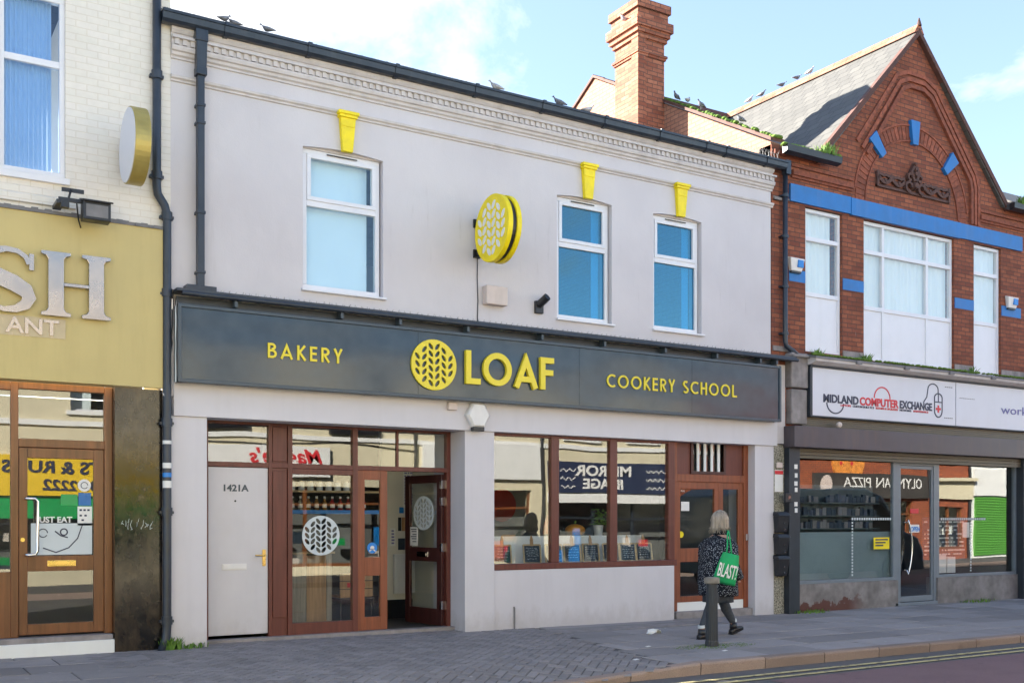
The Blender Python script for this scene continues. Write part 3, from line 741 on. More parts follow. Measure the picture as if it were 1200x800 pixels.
MB().box(3.445, 6.84, Yf-0.12, Yf+0.06, -0.05, 0.075).build('threshold', 'stone_grey', bak, bevel=0.006)
# white side door
d = MB(); d.box(3.575, 4.305, Yf+0.015, Yf+0.06, 0.115, 2.135); wd = d.build('door', 'door_grey', bak, bevel=0.004); lab(wd, 'plain grey side door with letter slot and house number')
d = MB(); d.box(3.74, 4.04, Yf+0.005, Yf+0.02, 0.90, 0.975); d.box(3.75, 4.03, Yf+0.0, Yf+0.006, 0.912, 0.963); d.build('letter_plate', 'plastic_white', wd, bevel=0.003)
d = MB(); d.box(4.235, 4.275, Yf+0.003, Yf+0.016, 0.94, 1.14); d.cyl((4.255,Yf+0.01,1.07),(4.255,Yf-0.05,1.07),0.012,10); d.cyl((4.255,Yf-0.045,1.07),(4.13,Yf-0.045,1.072),0.01,10); d.build('handle', 'brass', wd)
d = MB(); d.cyl((3.90,Yf+0.016,1.73),(3.90,Yf+0.008,1.73),0.012,14); d.build('peephole', 'black', wd)
text('1421A', 0.075, 3.74, Yf+0.012, 1.85, 0.004, 'frame_dark', wd, 'house_number', bold=0.035, xs=1.1)
# fixed door leaf beside the opening
def leaf(x0, x1, z0, z1, st, mids, mat, y=0.0, th=0.045, top=None):
    m_ = MB(); top = top or st
    m_.box(x0, x0+st, y, y+th, z0, z1); m_.box(x1-st, x1, y, y+th, z0, z1)
    prev = None
    for a, b in mids: m_.box(x0+st, x1-st, y+0.001, y+th-0.001, a, b)
    return m_
m_ = leaf(5.49, 5.91, 0.08, 2.14, 0.10, ((0.08, 0.25), (0.78, 1.02), (2.02, 2.14)), None, Yf+0.01)
fl = m_.build('door', 'wood_orange', bak, bevel=0.004); lab(fl, 'narrow closed door leaf with two slim panes')
for a, b in ((0.25, 0.78), (1.02, 2.02)): MB().box(5.59, 5.81, Yf+0.03, Yf+0.036, a, b).build('pane', 'glass_flat', fl)
m_ = MB(); m_.cyl((5.70,Yf+0.026,1.14),(5.70,Yf+0.022,1.14),0.07,24); lab(m_.build('sticker', 'blue_ink', fl), 'round blue sticker')
m_ = MB(); m_.cyl((5.70,Yf+0.021,1.14),(5.70,Yf+0.018,1.14),0.028,16); m_.ribbon([(5.66,1.10),(5.70,1.125),(5.74,1.10)],0.014,Yf+0.018,Yf+0.021); m_.build('emblem', 'paper', fl)
m_ = MB(); m_.box(5.63,5.78,Yf+0.024,Yf+0.028,1.03,1.066); m_.build('notice', 'black', fl)
# open door: built flat, then swung inwards about its hinges
DW = 0.85
od = leaf(0, DW, 0.0, 2.04, 0.105, ((0, 0.22), (0.86, 1.05), (1.93, 2.04)), None, 0).build('door', 'wood_dark', bak, bevel=0.004)
lab(od, 'dark red door standing open into the shop')
for a, b in ((0.22, 0.86), (1.05, 1.93)): MB().box(0.105, DW-0.105, 0.02, 0.026, a, b).build('pane', 'glass_flat', od)
MB().plate(circ(DW/2, 1.52, 0.235), [leaf_pts(cx, cz, s, 0.235) and [(DW/2+p[0], 1.52+p[1]) for p in leaf_pts(cx, cz, s, 0.235)] for cx, cz, s in LEAVES], 0.028, 0.034).build('logo', 'vinyl_white', od)
m_ = MB(); m_.box(0.30, 0.55, -0.012, 0.057, 0.92, 0.99); m_.box(0.33, 0.52, 0.056, 0.063, 0.94, 0.97); m_.build('letter_plate', 'chrome', od, bevel=0.003)
m_ = MB(); m_.box(0.57, 0.74, 0.028, 0.034, 1.07, 1.33); m_.build('notice', 'paper', od)
m_ = MB()
for i, z in enumerate((1.29, 1.26, 1.22, 1.19, 1.16, 1.12)): m_.box(0.59, 0.72 - 0.02*(i % 3), 0.034, 0.038, z, z+0.012)
m_.build('print', 'ink', od)
m_ = MB()
for z in (0.22, 1.0, 1.62, 1.85): m_.box(-0.012, 0.03, -0.014, 0.052, z, z+0.11)
split(m_.build('hinge', 'chrome', od))
od.location = (6.77, Yf+0.06, 0.075)
a_ = math.atan2(1.28-(Yf+0.06), 6.64-6.77); od.rotation_euler = (0, 0, a_)
# window logo on the bakery pane
MB().plate(circ(5.0, 1.305, 0.25), [[(5.0+p[0], 1.305+p[1]) for p in leaf_pts(cx, cz, s, 0.25, 1.15)] for cx, cz, s in LEAVES], Yf+0.026, Yf+0.030).build('logo', 'vinyl_white', shopfront)

# cookery window
fr = MB(); Y2 = 0.10
fr.box(7.29, 10.50, Y2-0.06, Y2+0.09, 0.822, 0.905); fr.box(7.295, 10.50, Y2, Y2+0.08, 2.64, 2.75)
for a, b in ((8.27, 8.40), (9.29, 9.42), (10.38, 10.50)): fr.box(a, b, Y2-0.01, Y2+0.085, 0.905, 2.70)
fr.box(7.295, 7.325, Y2, Y2+0.08, 0.905, 2.64)
cw = fr.build('window', 'wood_red', bak, bevel=0.006); lab(cw, 'three pane cookery school window in red brown timber')
for a, b in ((7.325, 8.27), (8.40, 9.29), (9.42, 10.38)): MB().box(a, b, Y2+0.03, Y2+0.036, 0.905, 2.64).build('pane', 'glass', cw)

# right hand doors with panel above
Y3 = 0.15
fr = MB()
for a, b in ((10.50, 10.60), (11.965, 12.06)): fr.box(a, b, Y3, Y3+0.09, 0.12, 2.75)
fr.box(10.60, 11.965, Y3+0.001, Y3+0.089, 2.085, 2.20)
dfr = fr.build('door_frame', 'wood_orange', bak, bevel=0.005)
p_ = MB(); p_.plate(rect(10.60, 11.965, 2.20, 2.75), [rect(10.92, 11.55, 2.25, 2.70)], Y3+0.03, Y3+0.06); p_.build('overdoor_panel', 'wood_red', bak)
p_ = MB()
for a, b, c_, d in ((10.88, 11.59, 2.21, 2.25), (10.88, 10.92, 2.25, 2.72), (11.55, 11.59, 2.25, 2.72)): p_.box(a, b, Y3+0.005, Y3+0.07, c_, d)
gl_ = p_.build('vent_grille', 'wood_dark', bak)
p_ = MB(); 
for i in range(4): x = 11.005 + i*0.14; p_.box(x, x+0.045, Y3+0.01, Y3+0.03, 2.25, 2.70)
split(p_.build('bar', 'white_paint', gl_))
MB().box(10.92, 11.55, Y3+0.05, Y3+0.055, 2.25, 2.70).build('pane', 'glass_flat', gl_)
for (x0, x1, st, l_) in ((10.60, 11.44, 0.075, 'wide right hand shop door behind the passer-by'), (11.445, 11.965, 0.10, 'narrow right hand door leaf')):
    dd = leaf(x0, x1, 0.25, 2.085, st, ((0.25, 0.34), (0.86, 1.07), (1.98, 2.085)), None, Y3+0.02).build('door', 'wood_orange', bak, bevel=0.004); lab(dd, l_)
    for a, b in ((0.34, 0.86), (1.07, 1.98)): MB().box(x0+st, x1-st, Y3+0.04, Y3+0.046, a, b).build('pane', 'glass_flat', dd)
    MB().box(x0, x1, Y3+0.016, Y3+0.06, 0.115, 0.248).build('kick_plate', 'white_paint', dd)
    if x0 < 11:
        MB().box(10.70, 10.86, Y3+0.028, Y3+0.034, 1.64, 1.78).build('notice', 'paper', dd)
        text('PULL', 0.025, 10.70, Y3+0.034, 1.93, 0.003, 'paper', dd, 'lettering')
        m_ = MB(); m_.cyl((10.70,Y3+0.034,1.28),(10.70,Y3+0.03,1.28),0.05,18); lab(m_.build('sticker', 'yellow', dd), 'yellow sticker')
    else:
        m_ = MB(); m_.box(11.985, 12.02, Y3-0.03, Y3, 1.18, 1.28); m_.build('handle', 'chrome', dd)
MB().box(10.50, 12.06, Y3-0.1, Y3+0.1, -0.05, 0.115).build('threshold', 'stone_grey', bak, bevel=0.006)
# opaque foot of the pilaster: grey vent pipe on the riser
m_ = MB(); m_.cyl((7.62,0.02,0.0),(7.62,0.02,0.30),0.011,8); m_.cyl((7.62,0.02,0.30),(7.62,0.035,0.32),0.011,8); m_.build('vent_pipe', 'lead', bak)

# ---- fascia sign
sg = thing('fascia_sign', 'long charcoal shop sign with yellow LOAF lettering and wheat emblem', 'sign')
ya = -0.18
p_ = MB(); 
for a, b in ((3.10, 6.06), (6.064, 8.55), (8.554, 10.6), (10.604, 12.40)): p_.box(a, b, ya, ya+0.03, 3.08, 3.89)
split(p_.build('panel', 'fascia', sg))
p_ = MB(); p_.box(3.065, 12.435, ya-0.02, ya+0.05, 3.045, 3.085); p_.box(3.065, 12.435, ya-0.02, ya+0.05, 3.885, 3.925)
p_.box(3.065, 3.105, ya-0.022, ya+0.052, 3.045, 3.925); p_.box(12.395, 12.435, ya-0.022, ya+0.052, 3.045, 3.925)
p_.box(3.07, 3.09, ya+0.05, 0, 3.05, 3.92); p_.box(12.41, 12.43, ya+0.05, 0, 3.05, 3.92)
p_.build('frame', 'frame_dark', sg, bevel=0.006)
p_ = MB(); p_.box(3.08, 12.42, -0.10, 0.0, 3.925, 4.02); p_.box(3.04, 12.72, -0.25, 0.0, 4.055, 4.085)
p_.cyl((3.1,-0.24,4.035),(12.75,-0.24,4.035),0.028,10); p_.build('canopy', 'gutter', sg)
p_ = MB()
for x in (3.7, 5.0, 5.78, 6.75, 7.9, 8.95, 10.05, 11.05, 11.95, 12.3): p_.box(x, x+0.035, -0.225, -0.10, 3.94, 4.05)
split(p_.build('bracket', 'frame_dark', sg))
mono('BAKERY', 4.10, 5.03, 3.395, 0.175, 0.15, ya-0.018, ya, 'yellow_letter', sg)
mono('LOAF', 6.73, 8.10, 3.265, 0.435, 0.175, ya-0.05, ya, 'yellow_letter', sg)
mono('COOKERY SCHOOL', 9.02, 11.49, 3.375, 0.185, 0.14, ya-0.018, ya, 'yellow_letter', sg)
lg = MB().plate(circ(6.275, 3.475, 0.322, 48), [[(6.275+p[0], 3.475+p[1]) for p in leaf_pts(cx, cz, s, 0.322, 1.0)] for cx, cz, s in LEAVES], ya-0.03, ya-0.001)
lg.build('logo', 'yellow_letter', sg)

# bird spikes along the canopy
def spikes(x0, x1, y, z, n, label, h=0.11):
    s = MB(); q = random.Random(int(x0*10))
    s.box(x0, x1, y-0.01, y+0.01, z, z+0.006)
    for i in range(n):
        x = x0 + (x1-x0)*(i+.5)/n; dy = (-0.05, 0.0, 0.05)[i % 3]
        s.cyl((x, y, z+.004), (x+q.uniform(-.02,.02), y+dy, z+h*q.uniform(.85,1.1)), 0.0022, 4, caps=False)
    return tag(s.build('bird_spikes', 'lead'), label, 'bird spikes')
spikes(3.15, 12.3, -0.07, 4.087, 330, 'fine bird spikes running along the top of the dark shop sign', 0.05)
spikes(11.55, 12.45, -0.13, 7.20, 42, 'bird spikes on the gutter below the tall chimney')

# projecting sign
ps = thing('projecting_sign', 'round yellow hanging sign with white wheat pattern above the shop', 'sign')
cy, cz, RR = -0.53, 5.235, 0.43
def disc(mb, x0, x1, r, n=48):
    return mb.loft([[(xx, cy + rr_*math.cos(2*PI*i/n), cz + rr_*math.sin(2*PI*i/n)) for i in range(n)] for xx, rr_ in ((x0, r-.006), (x0+.006*(1 if x1>x0 else -1), r), (x1, r))], smooth=False)
disc(MB(), 6.93, 6.995, RR).build('face_panel', 'yellow', ps)
disc(MB(), 7.065, 7.125, RR).build('face_panel', 'yellow', ps)
disc(MB(), 6.995, 7.065, RR-0.03).build('body', 'black', ps)
m_ = MB()
for cx, cz_, s in LEAVES:
    pts = leaf_pts(cx, cz_, s, RR*0.93, 1.05); n = len(pts)
    m_.add([(6.924, cy - a, cz + b) for a, b in pts] + [(6.93, cy - a, cz + b) for a, b in pts], [tuple(range(n))] + [(i, (i+1) % n, (i+1) % n + n, i+n) for i in range(n)])
m_.build('logo', 'white_paint', ps)
m_ = MB(); m_.box(6.99,7.03,-0.2,0,cz+0.16,cz+0.21); m_.box(6.99,7.03,-0.2,0,cz-0.24,cz-0.19); m_.box(6.96,7.06,-0.03,0,cz+0.13,cz+0.24); m_.box(6.96,7.06,-0.03,0,cz-0.27,cz-0.16); split(m_.build('bracket', 'black', ps))
cb = MB(); cb.tube([(7.02,-0.015,cz-0.25),(7.02,-0.012,4.7),(7.03,-0.012,4.4),(7.02,-0.012,4.1)],0.006,6); cb.build('cable', 'cable', ps)
m_ = MB(); m_.box(7.10, 7.43, -0.12, 0.0, 4.36, 4.61); o = m_.build('junction_box', 'plastic_cream', bevel=0.012); tag(o, 'square off white box on the grey wall below the round yellow sign', 'junction box')
c = thing('security_camera', 'small black camera on the grey wall left of the middle upper window', 'camera')
m_ = MB(); m_.box(7.92,8.05,-0.05,0,4.33,4.50); m_.build('base', 'black', c, bevel=0.008)
m_ = MB(); m_.cyl((7.98,-0.04,4.45),(8.03,-0.17,4.54),0.055,14); m_.build('lens_housing', 'black', c)
# hexagonal alarm box
al = thing('alarm_box', 'white hexagonal burglar alarm box under the bakery sign', 'alarm')
hx = [(6.985+0.175*math.cos(math.radians(90+60*i+30)), 2.88+0.185*math.sin(math.radians(90+60*i+30))) for i in range(6)]
m_ = MB(); n=6
m_.loft([[(x,-0.03,z) for x,z in hx],[(x,-0.10,z) for x,z in hx],[(6.985+(x-6.985)*.85,-0.13,2.88+(z-2.88)*.85) for x,z in hx]],smooth=False); m_.build('cover', 'plastic_white', al, bevel=0.006)
m_ = MB(); m_.box(6.90,7.07,-0.118,-0.04,2.67,2.725); m_.build('strobe_light', 'black', al, bevel=0.008)
m_ = MB(); m_.box(6.55,6.68,-0.09,-0.03,2.93,3.03); tag(m_.build('junction_box', 'plastic_cream', bevel=0.008), 'tiny cream box on the beam left of the hexagonal alarm', 'junction box')

# ------------------------------------------------------------------ things inside the bakery
sh = thing('wall_shelf', 'wooden shelf holding bottles behind the bakery window', 'shelf')
MB().box(4.5, 6.3, 1.35, 1.6, 1.60, 1.63).build('board', 'shelf_wood', sh); MB().box(4.5, 6.3, 1.345, 1.349, 1.585, 1.635).build('edge_strip', 'blue_ink', sh)
sh2 = thing('wall_shelf', 'upper wooden shelf of jars behind the bakery window', 'shelf')
MB().box(4.5, 6.3, 1.35, 1.6, 1.875, 1.90).build('board', 'shelf_wood', sh2)
def bottle(x, y, z, h, mat):
    prof = [(0.0,0),(0.03,0),(0.032,.01),(0.032,.55),(0.028,.62),(0.013,.74),(0.012,.92),(0.015,.93),(0.015,1.0),(0,1.0)]
    m_ = MB(); n=12
    m_.loft([[(x+max(r,1e-4)*math.cos(2*PI*i/n), y+max(r,1e-4)*math.sin(2*PI*i/n), z+t*h) for i in range(n)] for r,t in prof], cap=False)
    b = m_.build('bottle', mat)
    m2 = MB(); m2.cyl((x,y,z+h*.2),(x,y,z+h*.45),0.0335,12,caps=False); m2.build('paper_label', 'paper', b)
    m3 = MB(); m3.cyl((x,y,z+h*.86),(x,y,z+h*1.01),0.0165,10); m3.build('cap', 'paper', b)
    return b
M['b_red'] = plain('red_sauce_bottle', (0.25,0.02,0.01), 0.15, 0.1, 5, 0); M['b_amber'] = plain('amber_bottle', (0.30,0.14,0.03), 0.15, 0.1, 5, 0); M['b_clear'] = plain('pale_bottle', (0.22,0.2,0.16), 0.12, 0.1, 5, 0)
for i in range(10):
    mt = ('b_clear','b_clear','b_amber','b_amber','b_amber','b_red','b_red','b_red','b_amber','b_red')[i]
    nm = {'b_clear':'clear','b_amber':'amber','b_red':'dark red'}[mt]
    tag(bottle(4.98+i*0.115, 1.42, 1.63, 0.19, mt), '%s bottle with white cap in the row on the lower bakery shelf' % nm, 'bottle', '%s bottles on the shelf' % nm)
for i in range(8):
    x = 4.98+i*0.13; m_ = MB(); m_.cyl((x,1.42,1.90),(x,1.42,2.01),0.042,14)
    j = m_.build('jar', 'paper'); m_ = MB(); m_.cyl((x,1.42,2.01),(x,1.42,2.03),0.044,14); m_.build('lid', 'steel', j)
    tag(j, 'white storage jar on the upper bakery shelf', 'jar', 'jars on the upper shelf')
ct = thing('counter', 'shop counter clad in upright grey and brown planks behind the bakery window', 'counter')
for i, (a, b, mt) in enumerate(((4.45,4.78,'plank'),(4.784,5.10,'plank'),(5.104,5.38,'plank_warm'),(5.384,5.46,'plank'))):
    MB().box(a, b, 1.2, 1.23, 0.055, 1.03 + 0.02*(i%2)).build('plank', mt, ct, bevel=0.003)
MB().box(4.45, 5.5, 1.19, 1.75, 1.05, 1.075).build('worktop', 'shelf_wood', ct)
ch = thing('wooden_crate', 'brown wooden crate with red print standing low inside the bakery', 'crate')
for z in (0.45, 0.56, 0.67): MB().box(5.62, 6.10, 1.3, 1.32, z, z+0.10).build('slat', 'plank_warm', ch)
MB().box(5.62, 6.10, 1.32, 1.7, 0.44, 0.46).build('base', 'plank_warm', ch)
MB().box(5.72, 5.98, 1.292, 1.299, 0.58, 0.64).build('print', 'red_ink', ch)
stl = thing('stool', 'black stool carrying the brown crate inside the bakery', 'stool')
MB().box(5.6,6.12,1.28,1.72,0.405,0.435).build('seat','black',stl)
for a,b in ((5.63,1.31),(6.09,1.31),(5.63,1.69),(6.09,1.69)): MB().cyl((a,b,0.055),(a,b,0.405),0.014,8).build('leg','black',stl)
# radiator, posters
rd = thing('radiator', 'white panel radiator on the wall inside the open doorway', 'radiator')
m_ = MB(); m_.box(6.72,7.72,1.90,1.96,0.42,1.0)
for i in range(24): m_.box(6.74+i*0.041, 6.76+i*0.041, 1.892, 1.90, 0.45, 0.97)
m_.build('panel','radiator',rd,bevel=0.004); m_ = MB(); m_.cyl((7.66,1.88,0.40),(7.66,1.88,0.50),0.022,10); m_.tube([(7.66,1.9,0.42),(7.66,1.9,0.2),(7.66,1.98,0.15)],0.009,6); m_.build('valve','chrome',rd)
q = random.Random(5); pk = 0
for (x, z, w, h, mt, la) in ((6.69,1.12,0.085,0.26,'paper','pale pink notice left of the other notices inside the doorway'),(6.84,1.60,0.07,0.09,'blue_ink','small blue round edged notice on the doorway wall'),(6.82,1.34,0.05,0.20,'black','tall dark picture beside a brown one on the doorway wall'),(6.88,1.34,0.05,0.20,'plank_warm','brown picture on the doorway wall'),
    (6.82,1.06,0.11,0.17,'board_black','dark square picture just above the radiator'),(7.10,1.08,0.12,0.16,'paper','white notice just above the radiator'),(6.90,1.68,0.6,0.6,'paper','large printed poster of rows of words high on the doorway wall')):
    p_ = MB().box(x, x+w, 1.99, 1.998, z, z+h).build('poster', mt); tag(p_, la, 'poster')
    if mt == 'paper':
        m_ = MB(); zz = z+h-0.05
        while zz > z+0.03:
            xx = x+0.02
            while xx < x+w-0.04:
                l_ = q.uniform(.015,.05); m_.box(xx,min(xx+l_,x+w-.01),1.987,1.9895,zz,zz+0.022); xx += l_+.015
            zz -= 0.045
        m_.build('print','lilac_ink',p_)
# chalk menu boards on the ledge
def board(x, lean, w=0.24, h=0.27, idx=0, label=''):
    t = thing('chalkboard', label, 'chalkboard', 'small chalkboards along the cookery school window', (x, 0.36, 0.888), math.radians(-18))
    b = MB(); b.box(-w/2, w/2, -0.006, 0.006, 0.0, h); o = b.build('panel', 'board_black', t); o.rotation_euler = (math.radians(-14), lean, 0)
    f_ = MB(); 
    for a in ((-w/2-0.012,-w/2+0.008,0,h),(w/2-0.008,w/2+0.012,0,h),(-w/2,w/2,-0.004,0.014),(-w/2,w/2,h-0.014,h+0.008)): f_.box(a[0],a[1],-0.012,0.010,a[2],a[3])
    f_.build('frame', 'shelf_wood', o)
    c_ = MB(); qq = random.Random(idx); z = h-0.05
    while z > 0.04:
        xx = -w/2+0.03+qq.uniform(0,.03)
        while xx < w/2-0.05:
            l_ = qq.uniform(.01,.045); c_.ribbon([(xx,z),(xx+l_/2,z+0.008*qq.uniform(-1,1)),(xx+l_,z)],0.005,-0.009,-0.0065); xx += l_+0.012
        z -= qq.uniform(.025,.045)
    c_.build('chalk_writing', 'chalk', o)
    k = MB(); k.box(-0.022,0.022,-0.022,0.0,h-0.02,h+0.07); k.hexa([(-.022,-.022,h+.07),(.022,-.022,h+.07),(.022,0,h+.07),(-.022,0,h+.07)],[(-.008,-.018,h+.13),(.008,-.018,h+.13),(.008,-.004,h+.13),(-.008,-.004,h+.13)])
    k.build('clip', 'plank_warm', o)
bl = ['leftmost chalkboard in the cookery window, alone at the left jamb','chalkboard left of the first timber mullion','chalkboard just right of the first timber mullion','chalkboard in the middle pane below the orange cloth','chalkboard in the middle pane left of the second mullion',
      'chalkboard just right of the second timber mullion','chalkboard in the middle of the right hand pane','rightmost chalkboard by the right jamb of the cookery window']
for i, x in enumerate((7.64, 8.13, 8.50, 8.82, 9.15, 9.52, 9.83, 10.14)): board(x, 0.0, idx=i, label=bl[i])
# pumpkin, plant, hanging cloth, table
tb = thing('work_table', 'dark work table behind the white screen of the cookery window', 'table')
MB().box(7.6,10.3,1.15,1.75,1.20,1.24).build('top','plank',tb)
for a,b in ((7.65,1.2),(10.25,1.2),(7.65,1.7),(10.25,1.7)): MB().box(a-.03,a+.03,b-.03,b+.03,0.055,1.20).build('leg','plank',tb)
M['pump'] = plain('pumpkin_skin', (0.75,0.33,0.06), 0.45, 0.15, 6, 0.1)
m_ = MB(); rg = []
for j in range(9):
    ph = PI*j/8; rg.append([(9.55+(0.15+0.012*abs(math.cos(4*a_)))*max(math.sin(ph),0.05)*math.cos(a_), 1.35+(0.15+0.012*abs(math.cos(4*a_)))*max(math.sin(ph),0.05)*math.sin(a_), 1.24+0.1*(1-math.cos(ph))) for a_ in [2*PI*i/24 for i in range(24)]])
m_.loft(rg); pm = m_.build('pumpkin','pump'); MB().cyl((9.55,1.35,1.43),(9.56,1.35,1.49),0.014,8).build('stalk','leaf',pm); tag(pm,'orange pumpkin on the table behind the middle cookery window pane','pumpkin')
pt = thing('potted_plant','green leafy plant in a white pot behind the right cookery window pane','plant')
m_ = MB(); m_.cyl((10.0,1.35,1.24),(10.0,1.35,1.42),0.06,14,0.08); m_.build('pot','white_paint',pt)
m_ = MB(); q = random.Random(9)
for i in range(110):
    a_ = q.uniform(0,2*PI); r1 = q.uniform(.02,.16); z1 = 1.43+q.uniform(0,.24); cx_,cy_ = 10.0+r1*math.cos(a_),1.35+r1*math.sin(a_); s_ = q.uniform(.02,.04)
    m_.add([(cx_,cy_,z1),(cx_+s_,cy_+s_*.3,z1+s_*.4),(cx_+s_*1.8,cy_,z1+s_*.2),(cx_+s_,cy_-s_*.4,z1-.01)],[(0,1,2,3)])
m_.build('foliage','leaf',pt)
m_ = MB(); m_.tube([(8.62,0.75,1.30),(8.60,0.74,1.42),(8.64,0.73,1.58)],[0.055,0.03,0.018],8); M['orange']=plain('orange_red_cloth',(0.6,0.15,0.08),0.8,0.2,20,0.3); tag(m_.build('cloth','orange'),'small orange red cloth bundle behind the middle window pane','cloth')
# plates on the wall: round wicker tray
m_ = MB(); m_.cyl((9.35,3.28,1.75),(9.35,3.22,1.75),0.28,28); tag(m_.build('round_tray','b_red'),'round dark red tray hanging on the back wall of the cookery room','tray')
# ------------------------------------------------------------------ cream restaurant building (left)
cr = thing('restaurant_building', 'cream painted brick building with a gold shop sign and brown timber door', 'building')
w = MB(); w.plate(rect(-5.0, 3.03, 4.7, 9.6), [rect(1.27, 1.92, 5.17, 7.12), rect(-1.6, -0.5, 5.17, 7.12)], -0.012, 0.27); w.build('wall', 'brick_cream', cr)
MB().box(2.80, 3.03, 0.27, 9.6, 2.9, 9.6).build('wall', 'brick_cream', cr)
MB().box(2.955, 3.03, 0.06, 0.4, -0.05, 4.7).build('wall', 'stone_grey', cr)
rf = MB(); rf.prism([(-0.3,9.55),(4.8,12.0),(9.9,9.55),(9.9,9.45),(4.8,11.85),(-0.3,9.45)], -5.0, 3.08); rf.build('roof', 'slate_front', cr)
for x0, x1 in ((1.27, 1.92), (-1.6, -0.5)):
    fr = upvc_window(cr, x0, x1, 5.17, 7.10, 6.38, topfix=False, y=0.02, glass='glass_left')
    cu = MB(); n = 40
    for i in range(n):
        a = x0+0.05+(x1-x0-0.17)*i/n; b = x0+0.05+(x1-x0-0.17)*(i+1)/n
        za = 0.15+0.012*math.sin(i*1.7); zb = 0.15+0.012*math.sin((i+1)*1.7)
        cu.add([(a,za,5.2),(b,zb,5.2),(b,zb,7.1),(a,za,7.1)], [(0,1,2,3)])
    cu.build('curtain', 'blind', fr)
    s = MB(); s.box(x0-0.04, x1+0.04, -0.06, 0.02, 5.09, 5.155); s.build('sill', 'upvc', fr, bevel=0.004)
c = MB(); c.prism([(-0.012,4.84),(-0.05,4.85),(-0.05,4.93),(-0.03,4.95),(-0.03,5.02),(-0.012,5.03)], -5.0, 2.02)
c.build('cornice', 'brick_cream', cr)
q = random.Random(2); l_ = MB()
for i in range(60):
    x = -1 + i*0.066; l_.box(x, x+0.066, -0.085-q.uniform(0,.02), 0.0, 4.745, 4.775+q.uniform(0,.02))
l_.build('lead_flashing', 'lead', cr)
# wall above lead, below window: plain
dp = MB()
dp.tube([(2.865,-0.07,9.6),(2.865,-0.07,5.22),(2.875,-0.07,5.14),(2.95,-0.075,5.02),(2.975,-0.08,4.92),(2.975,-0.08,0.30),(2.96,-0.08,0.16),(2.90,-0.10,0.02)], 0.047, 14)
for x, z in ((2.865,7.9),(2.865,6.42),(2.865,5.30),(2.975,4.86),(2.975,4.0),(2.975,2.55),(2.975,1.55),(2.975,0.33)):
    dp.cyl((x,-0.075,z),(x,-0.075,z+0.09),0.060,14); dp.box(x-0.075,x+0.075,-0.08,-0.01,z+0.02,z+0.05)
d_ = dp.build('downpipe', 'gutter', cr)
for z, mt, h in ((2.08,'paper',.06),(1.98,'blue_ink',.05),(1.86,'paper',.08),(2.35,'paper',.04)):
    m_ = MB(); m_.cyl((2.975,-0.08,z),(2.975,-0.08,z+h),0.049,14,caps=False); m_.build('sticker', mt, d_)
m_ = MB(); m_.tube([(3.02,-0.03,4.1),(2.99,-0.06,3.9),(3.035,-0.05,3.5),(3.0,-0.05,3.2),(3.03,-0.04,2.7)],0.009,6); m_.tube([(3.05,-0.03,4.1),(3.03,-0.1,3.7),(3.0,-0.1,3.3)],0.007,6); m_.build('cable','cable',cr)
# pier and shop front
MB().box(2.43, 2.94, 0.0, 0.35, 0.0, 2.96).build('pilaster', 'marble', cr)
gq = MB(); qq = random.Random(11)
for i, ch in enumerate(range(7)):
    x = 2.50+i*0.052; pts = [(x+qq.uniform(-.01,.03), 1.42+qq.uniform(-.03,.10)) for _ in range(5)]; gq.ribbon(pts, 0.004, -0.002, -0.0005)
gq.build('graffiti', 'vinyl_white', cr)
Y4 = 0.12
fr = MB()
for a, b in ((1.40, 1.475), (2.345, 2.43), (-1.2, -1.1)): fr.box(a, b, Y4, Y4+0.09, 0.25, 2.97)
fr.box(-1.1, 1.40, Y4+0.001, Y4+0.088, 2.88, 2.97); fr.box(1.475, 2.345, Y4+0.001, Y4+0.088, 2.90, 2.97); fr.box(1.475, 2.345, Y4+0.001, Y4+0.088, 2.28, 2.37)
fr.box(-1.1, 1.40, Y4+0.001, Y4+0.088, 0.25, 0.95)
sf = fr.build('shopfront_frame', 'wood_brown', cr, bevel=0.006)
MB().box(1.475, 2.345, Y4+0.04, Y4+0.046, 2.37, 2.90).build('pane', 'glass', sf); MB().box(-1.1, 1.40, Y4+0.04, Y4+0.046, 0.95, 2.88).build('pane', 'glass', sf)
dd = MB(); x0, x1 = 1.48, 2.34
for a, b, c_, d in ((x0,1.565,0.27,2.275),(2.235,x1,0.27,2.275),(1.565,2.235,0.27,0.385),(1.565,2.235,0.95,1.115),(1.565,2.235,2.165,2.275)): dd.box(a,b,Y4+0.012,Y4+0.058,c_,d)
dr = dd.build('door', 'wood_brown', cr, bevel=0.005); lab(dr, 'varnished brown shop door with stickers on the glass and a brass letter plate')
MB().box(1.565,2.235,Y4+0.035,Y4+0.041,1.115,2.165).build('pane','glass',dr); MB().box(1.565,2.235,Y4+0.035,Y4+0.041,0.385,0.95).build('pane','glass_flat',dr)
m_ = MB(); m_.box(1.76,2.05,Y4+0.002,Y4+0.014,1.0,1.065); m_.box(1.78,2.03,Y4-0.004,Y4+0.003,1.01,1.055); m_.build('letter_plate','brass',dr,bevel=0.003)
m_ = MB(); m_.tube([(1.545,Y4+0.01,1.73),(1.545,Y4-0.05,1.73),(1.56,Y4-0.065,1.73),(1.63,Y4-0.066,1.73),(1.655,Y4-0.066,1.70),(1.655,Y4-0.066,1.17),(1.63,Y4-0.066,1.13),(1.56,Y4-0.065,1.13),(1.545,Y4-0.05,1.13),(1.545,Y4+0.01,1.13)],0.016,10); m_.build('handle','chrome',dr)
m_ = MB(); m_.cyl((1.515,Y4+0.012,1.29),(1.515,Y4-0.004,1.29),0.022,16); m_.build('lock','brass',dr)
ys = Y4+0.030
def stick(x, z, w_, h_, mt, la):
    o = MB().box(x, x+w_, ys, ys+0.004, z, z+h_).build('sticker', mt, dr); lab(o, la); return o
